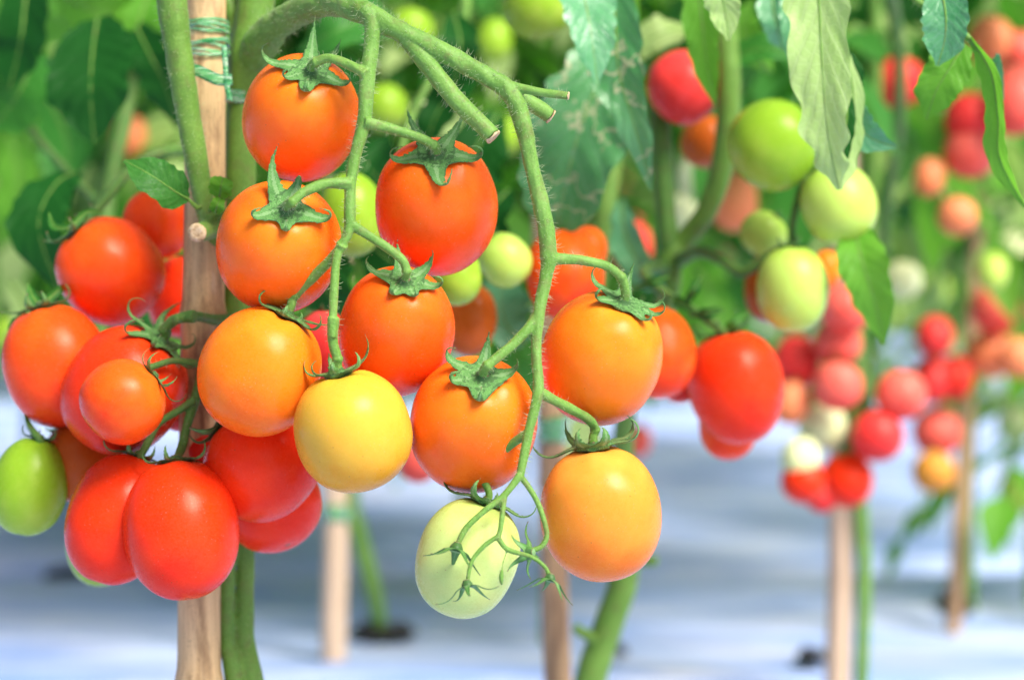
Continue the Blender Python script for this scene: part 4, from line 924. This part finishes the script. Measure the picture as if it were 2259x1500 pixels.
# leafy neighbours in the second row
fA = foliage(31, .32, .80, .20, 34, [L_mid, L_dark, L_fresh, L_pale], 1.0); fB = foliage(32, .34, .80, .20, 26, [L_pale, L_fresh, L_pale, L_mid], .9)
fD = foliage(36, .40, .72, .16, 40, [L_pale, L_fresh, L_mid, L_pale], .72)
fC = foliage(35, .34, .70, .17, 34, [L_fresh, L_pale, L_mid, L_dark], .72)
row2 = [(236, 2.2, 2, 'blurred leafy plant with small bright leaves behind the large dark ones'), (428, 1.8, 2, 'blurred leafy plant with small bright leaves just left of the tan stake'), (1018, 2.06, 2, 'blurred leafy plant with small leaves behind the lone orange red tomato'), (1230, 1.85, 2, 'blurred leafy plant with small leaves behind the end of the long stub'),
 (1862, 1.95, 3, 'blurred leafy plant with small pale leaves left of the fresh leaf at upper right'),
 (470, 2.5, 0, 'blurred plant whose foliage shows left of the topmost tomato'), (60, 2.75, 0, 'blurred plant at the far left edge, dense green foliage'), (600, 2.6, 0, 'blurred plant whose foliage fills the gap under the stem arch'),
 (1290, 2.35, 0, 'blurred plant behind the large hanging leaf at the top middle'), (860, 3.1, 0, 'blurred plant high behind the central vine'),
 (1610, 3.5, 1, 'blurred pale plant behind the forked green stem'), (1850, 2.9, 1, 'blurred pale plant behind the bunch of green tomatoes'), (2070, 3.1, 1, 'blurred pale plant behind the bright red tomato at upper right'), (2230, 2.5, 1, 'blurred pale plant at the right edge behind the curved leaf')]
for i, (x, d, k, l) in enumerate(row2):
    g = P(x, 700, d); o = put(copy_tree(protoB), g.x, g.y, i * 1.7, 1.0); o['label'] = l
    for ch in o.children:
        if ch.name.startswith('foliage'): ch.data = (fA, fB, fC, fD)[k]
# lower pale shoots at the right edge
protoC = bg_plant(8, .14, .62, .13, 40, [L_pale, L_fresh, L_pale], 'pale leafy plant reaching low down at the right edge', .62)
g = P(2300, 1200, 2.05); put(protoC, g.x, g.y, .3)
# rows across the aisle
protoD = bg_plant(11, .12, 1.35, .32, 30, [L_fresh, L_pale, L_fresh, L_pale], 'blurred leafy tomato plant in the far rows across the silver aisle', 1.7)
protoE = bg_plant(12, .12, 1.35, .32, 24, [L_pale, L_pale, L_fresh, L_mid], 'blurred leafy tomato plant in the far rows across the silver aisle', 1.7)
first = {0: True, 1: True}
rs = random.Random(5)
FRUITS = []
for row, (yy, step) in enumerate(((5.0, .34), (6.6, .5), (8.6, .6))):
    half = yy * .29 + .2; x = -half
    while x < half:
        k = 1 if (x > .1 and rs.random() < .75) or rs.random() < .25 else 0
        pr_ = (protoD, protoE)[k]; o = pr_ if first[k] else copy_tree(pr_); first[k] = False
        put(o, x + rs.uniform(-.06, .06), yy + rs.uniform(-.12, .12), rs.uniform(0, 6.28), rs.uniform(.92, 1.15)); o['group'] = 'plants in the far rows'
        if row == 0: FRUITS.append((o.location.x, o.location.y))
        x += step
fm = {}
for k_, c in enumerate(('rose', 'white', 'crimson', 'lime', 'peach')):
    me = fruit_mesh(1.1, 0, 900 + k_, 20, 14, FM[c]); fm[c] = me
names = {'rose': 'blurred rose red tomato on a far row plant', 'white': 'blurred cream tomato on a far row plant', 'crimson': 'blurred crimson tomato on a far row plant', 'lime': 'blurred light green tomato on a far row plant', 'peach': 'blurred peach tomato on a far row plant'}
for (x, y) in FRUITS:
    for k_ in range(4):
        c = rs.choice(list(fm)); a = rs.uniform(3.3, 6.1); o = bpy.data.objects.new('tomato', fm[c]); col.objects.link(o)
        o.location = (x + .26 * math.cos(a), y + .24 * math.sin(a), rs.uniform(.2, .95)); s = rs.uniform(.024, .032); o.scale = (s, s, s)
        tag(o, names[c], 'tomato', 'small blurred tomatoes of the far rows')
grow(protoB, 'truss', [(1900, 600, 1.58), (1880, 680, 1.56), (1888, 770, 1.54), (1905, 860, 1.535), (1890, 950, 1.535), (1850, 1010, 1.53)], [26, 34, 36, 40, 34, 20], 1.54, M_dark, 10)
grow(protoB, 'truss', [(1890, 790, 1.54), (1850, 810, 1.53), (1800, 850, 1.53), (1780, 960, 1.53)], [24, 22, 20, 14], 1.54, M_dark, 10)
# far wood of crops closing the view
mb = MB(); rs2 = random.Random(21)
for i in range(1000):
    c = Vector((rs2.uniform(-4.6, 4.6), 10.5 + rs2.uniform(0, 2.5), rs2.uniform(0, .75)))
    d = Vector((rs2.uniform(-1, 1), rs2.uniform(-1, 1), rs2.uniform(-1, .3))).normalized(); ln = rs2.uniform(.18, .34)
    leaflet(mb, c, d, Vector((rs2.uniform(-.6, .6), rs2.uniform(-.6, .6), 1)).normalized(), ln, ln * .36, rs2.choice((0, 0, 1, 2, 3)), rs2)
tag(mb.build('far_foliage', [L_mid, L_dark, L_fresh, L_pale]), 'far mass of blurred green crop leaves', None, None, 'stuff')

# ------------------------------------------------------------------ light, sky, camera
sun_el, sun_az = 47, 42      # high on the right, a little behind the camera
sd = Vector((math.sin(R(sun_az)) * math.cos(R(sun_el)), -math.cos(R(sun_az)) * math.cos(R(sun_el)), math.sin(R(sun_el))))
L = bpy.data.lights.new('sun', 'SUN'); L.energy = 3.7; L.angle = R(28); L.color = (1, .95, .87)
lo = bpy.data.objects.new('sun', L); col.objects.link(lo); lo.rotation_euler = sd.to_track_quat('Z', 'Y').to_euler()
w = bpy.data.worlds.new('World'); sc.world = w; w.use_nodes = True
nt = w.node_tree; bg = nt.nodes['Background']; sky = nt.nodes.new('ShaderNodeTexSky'); sky.sky_type = 'NISHITA'; sky.sun_disc = False
sky.sun_elevation = R(sun_el); sky.sun_rotation = math.atan2(sd.x, sd.y); sky.dust_density = 5.0; sky.air_density = .6; sky.ozone_density = .5
nt.links.new(sky.outputs[0], bg.inputs[0]); bg.inputs[1].default_value = .095
cam = bpy.data.cameras.new('camera'); co = bpy.data.objects.new('camera', cam); col.objects.link(co); sc.camera = co
cam.lens = LENS; cam.sensor_width = 36; cam.clip_start = .05; cam.clip_end = 200
co.location = CAM; co.rotation_euler = (math.pi / 2 - pitch, 0, 0)
cam.dof.use_dof = True; cam.dof.focus_distance = .893; cam.dof.aperture_fstop = 4.2; cam.dof.aperture_blades = 0
sc.view_settings.view_transform = 'Standard'; sc.view_settings.look = 'None'; sc.view_settings.exposure = .6; sc.view_settings.gamma = 1
sc.cycles.use_denoising = True; sc.cycles.max_bounces = 8; sc.cycles.sample_clamp_indirect = 6
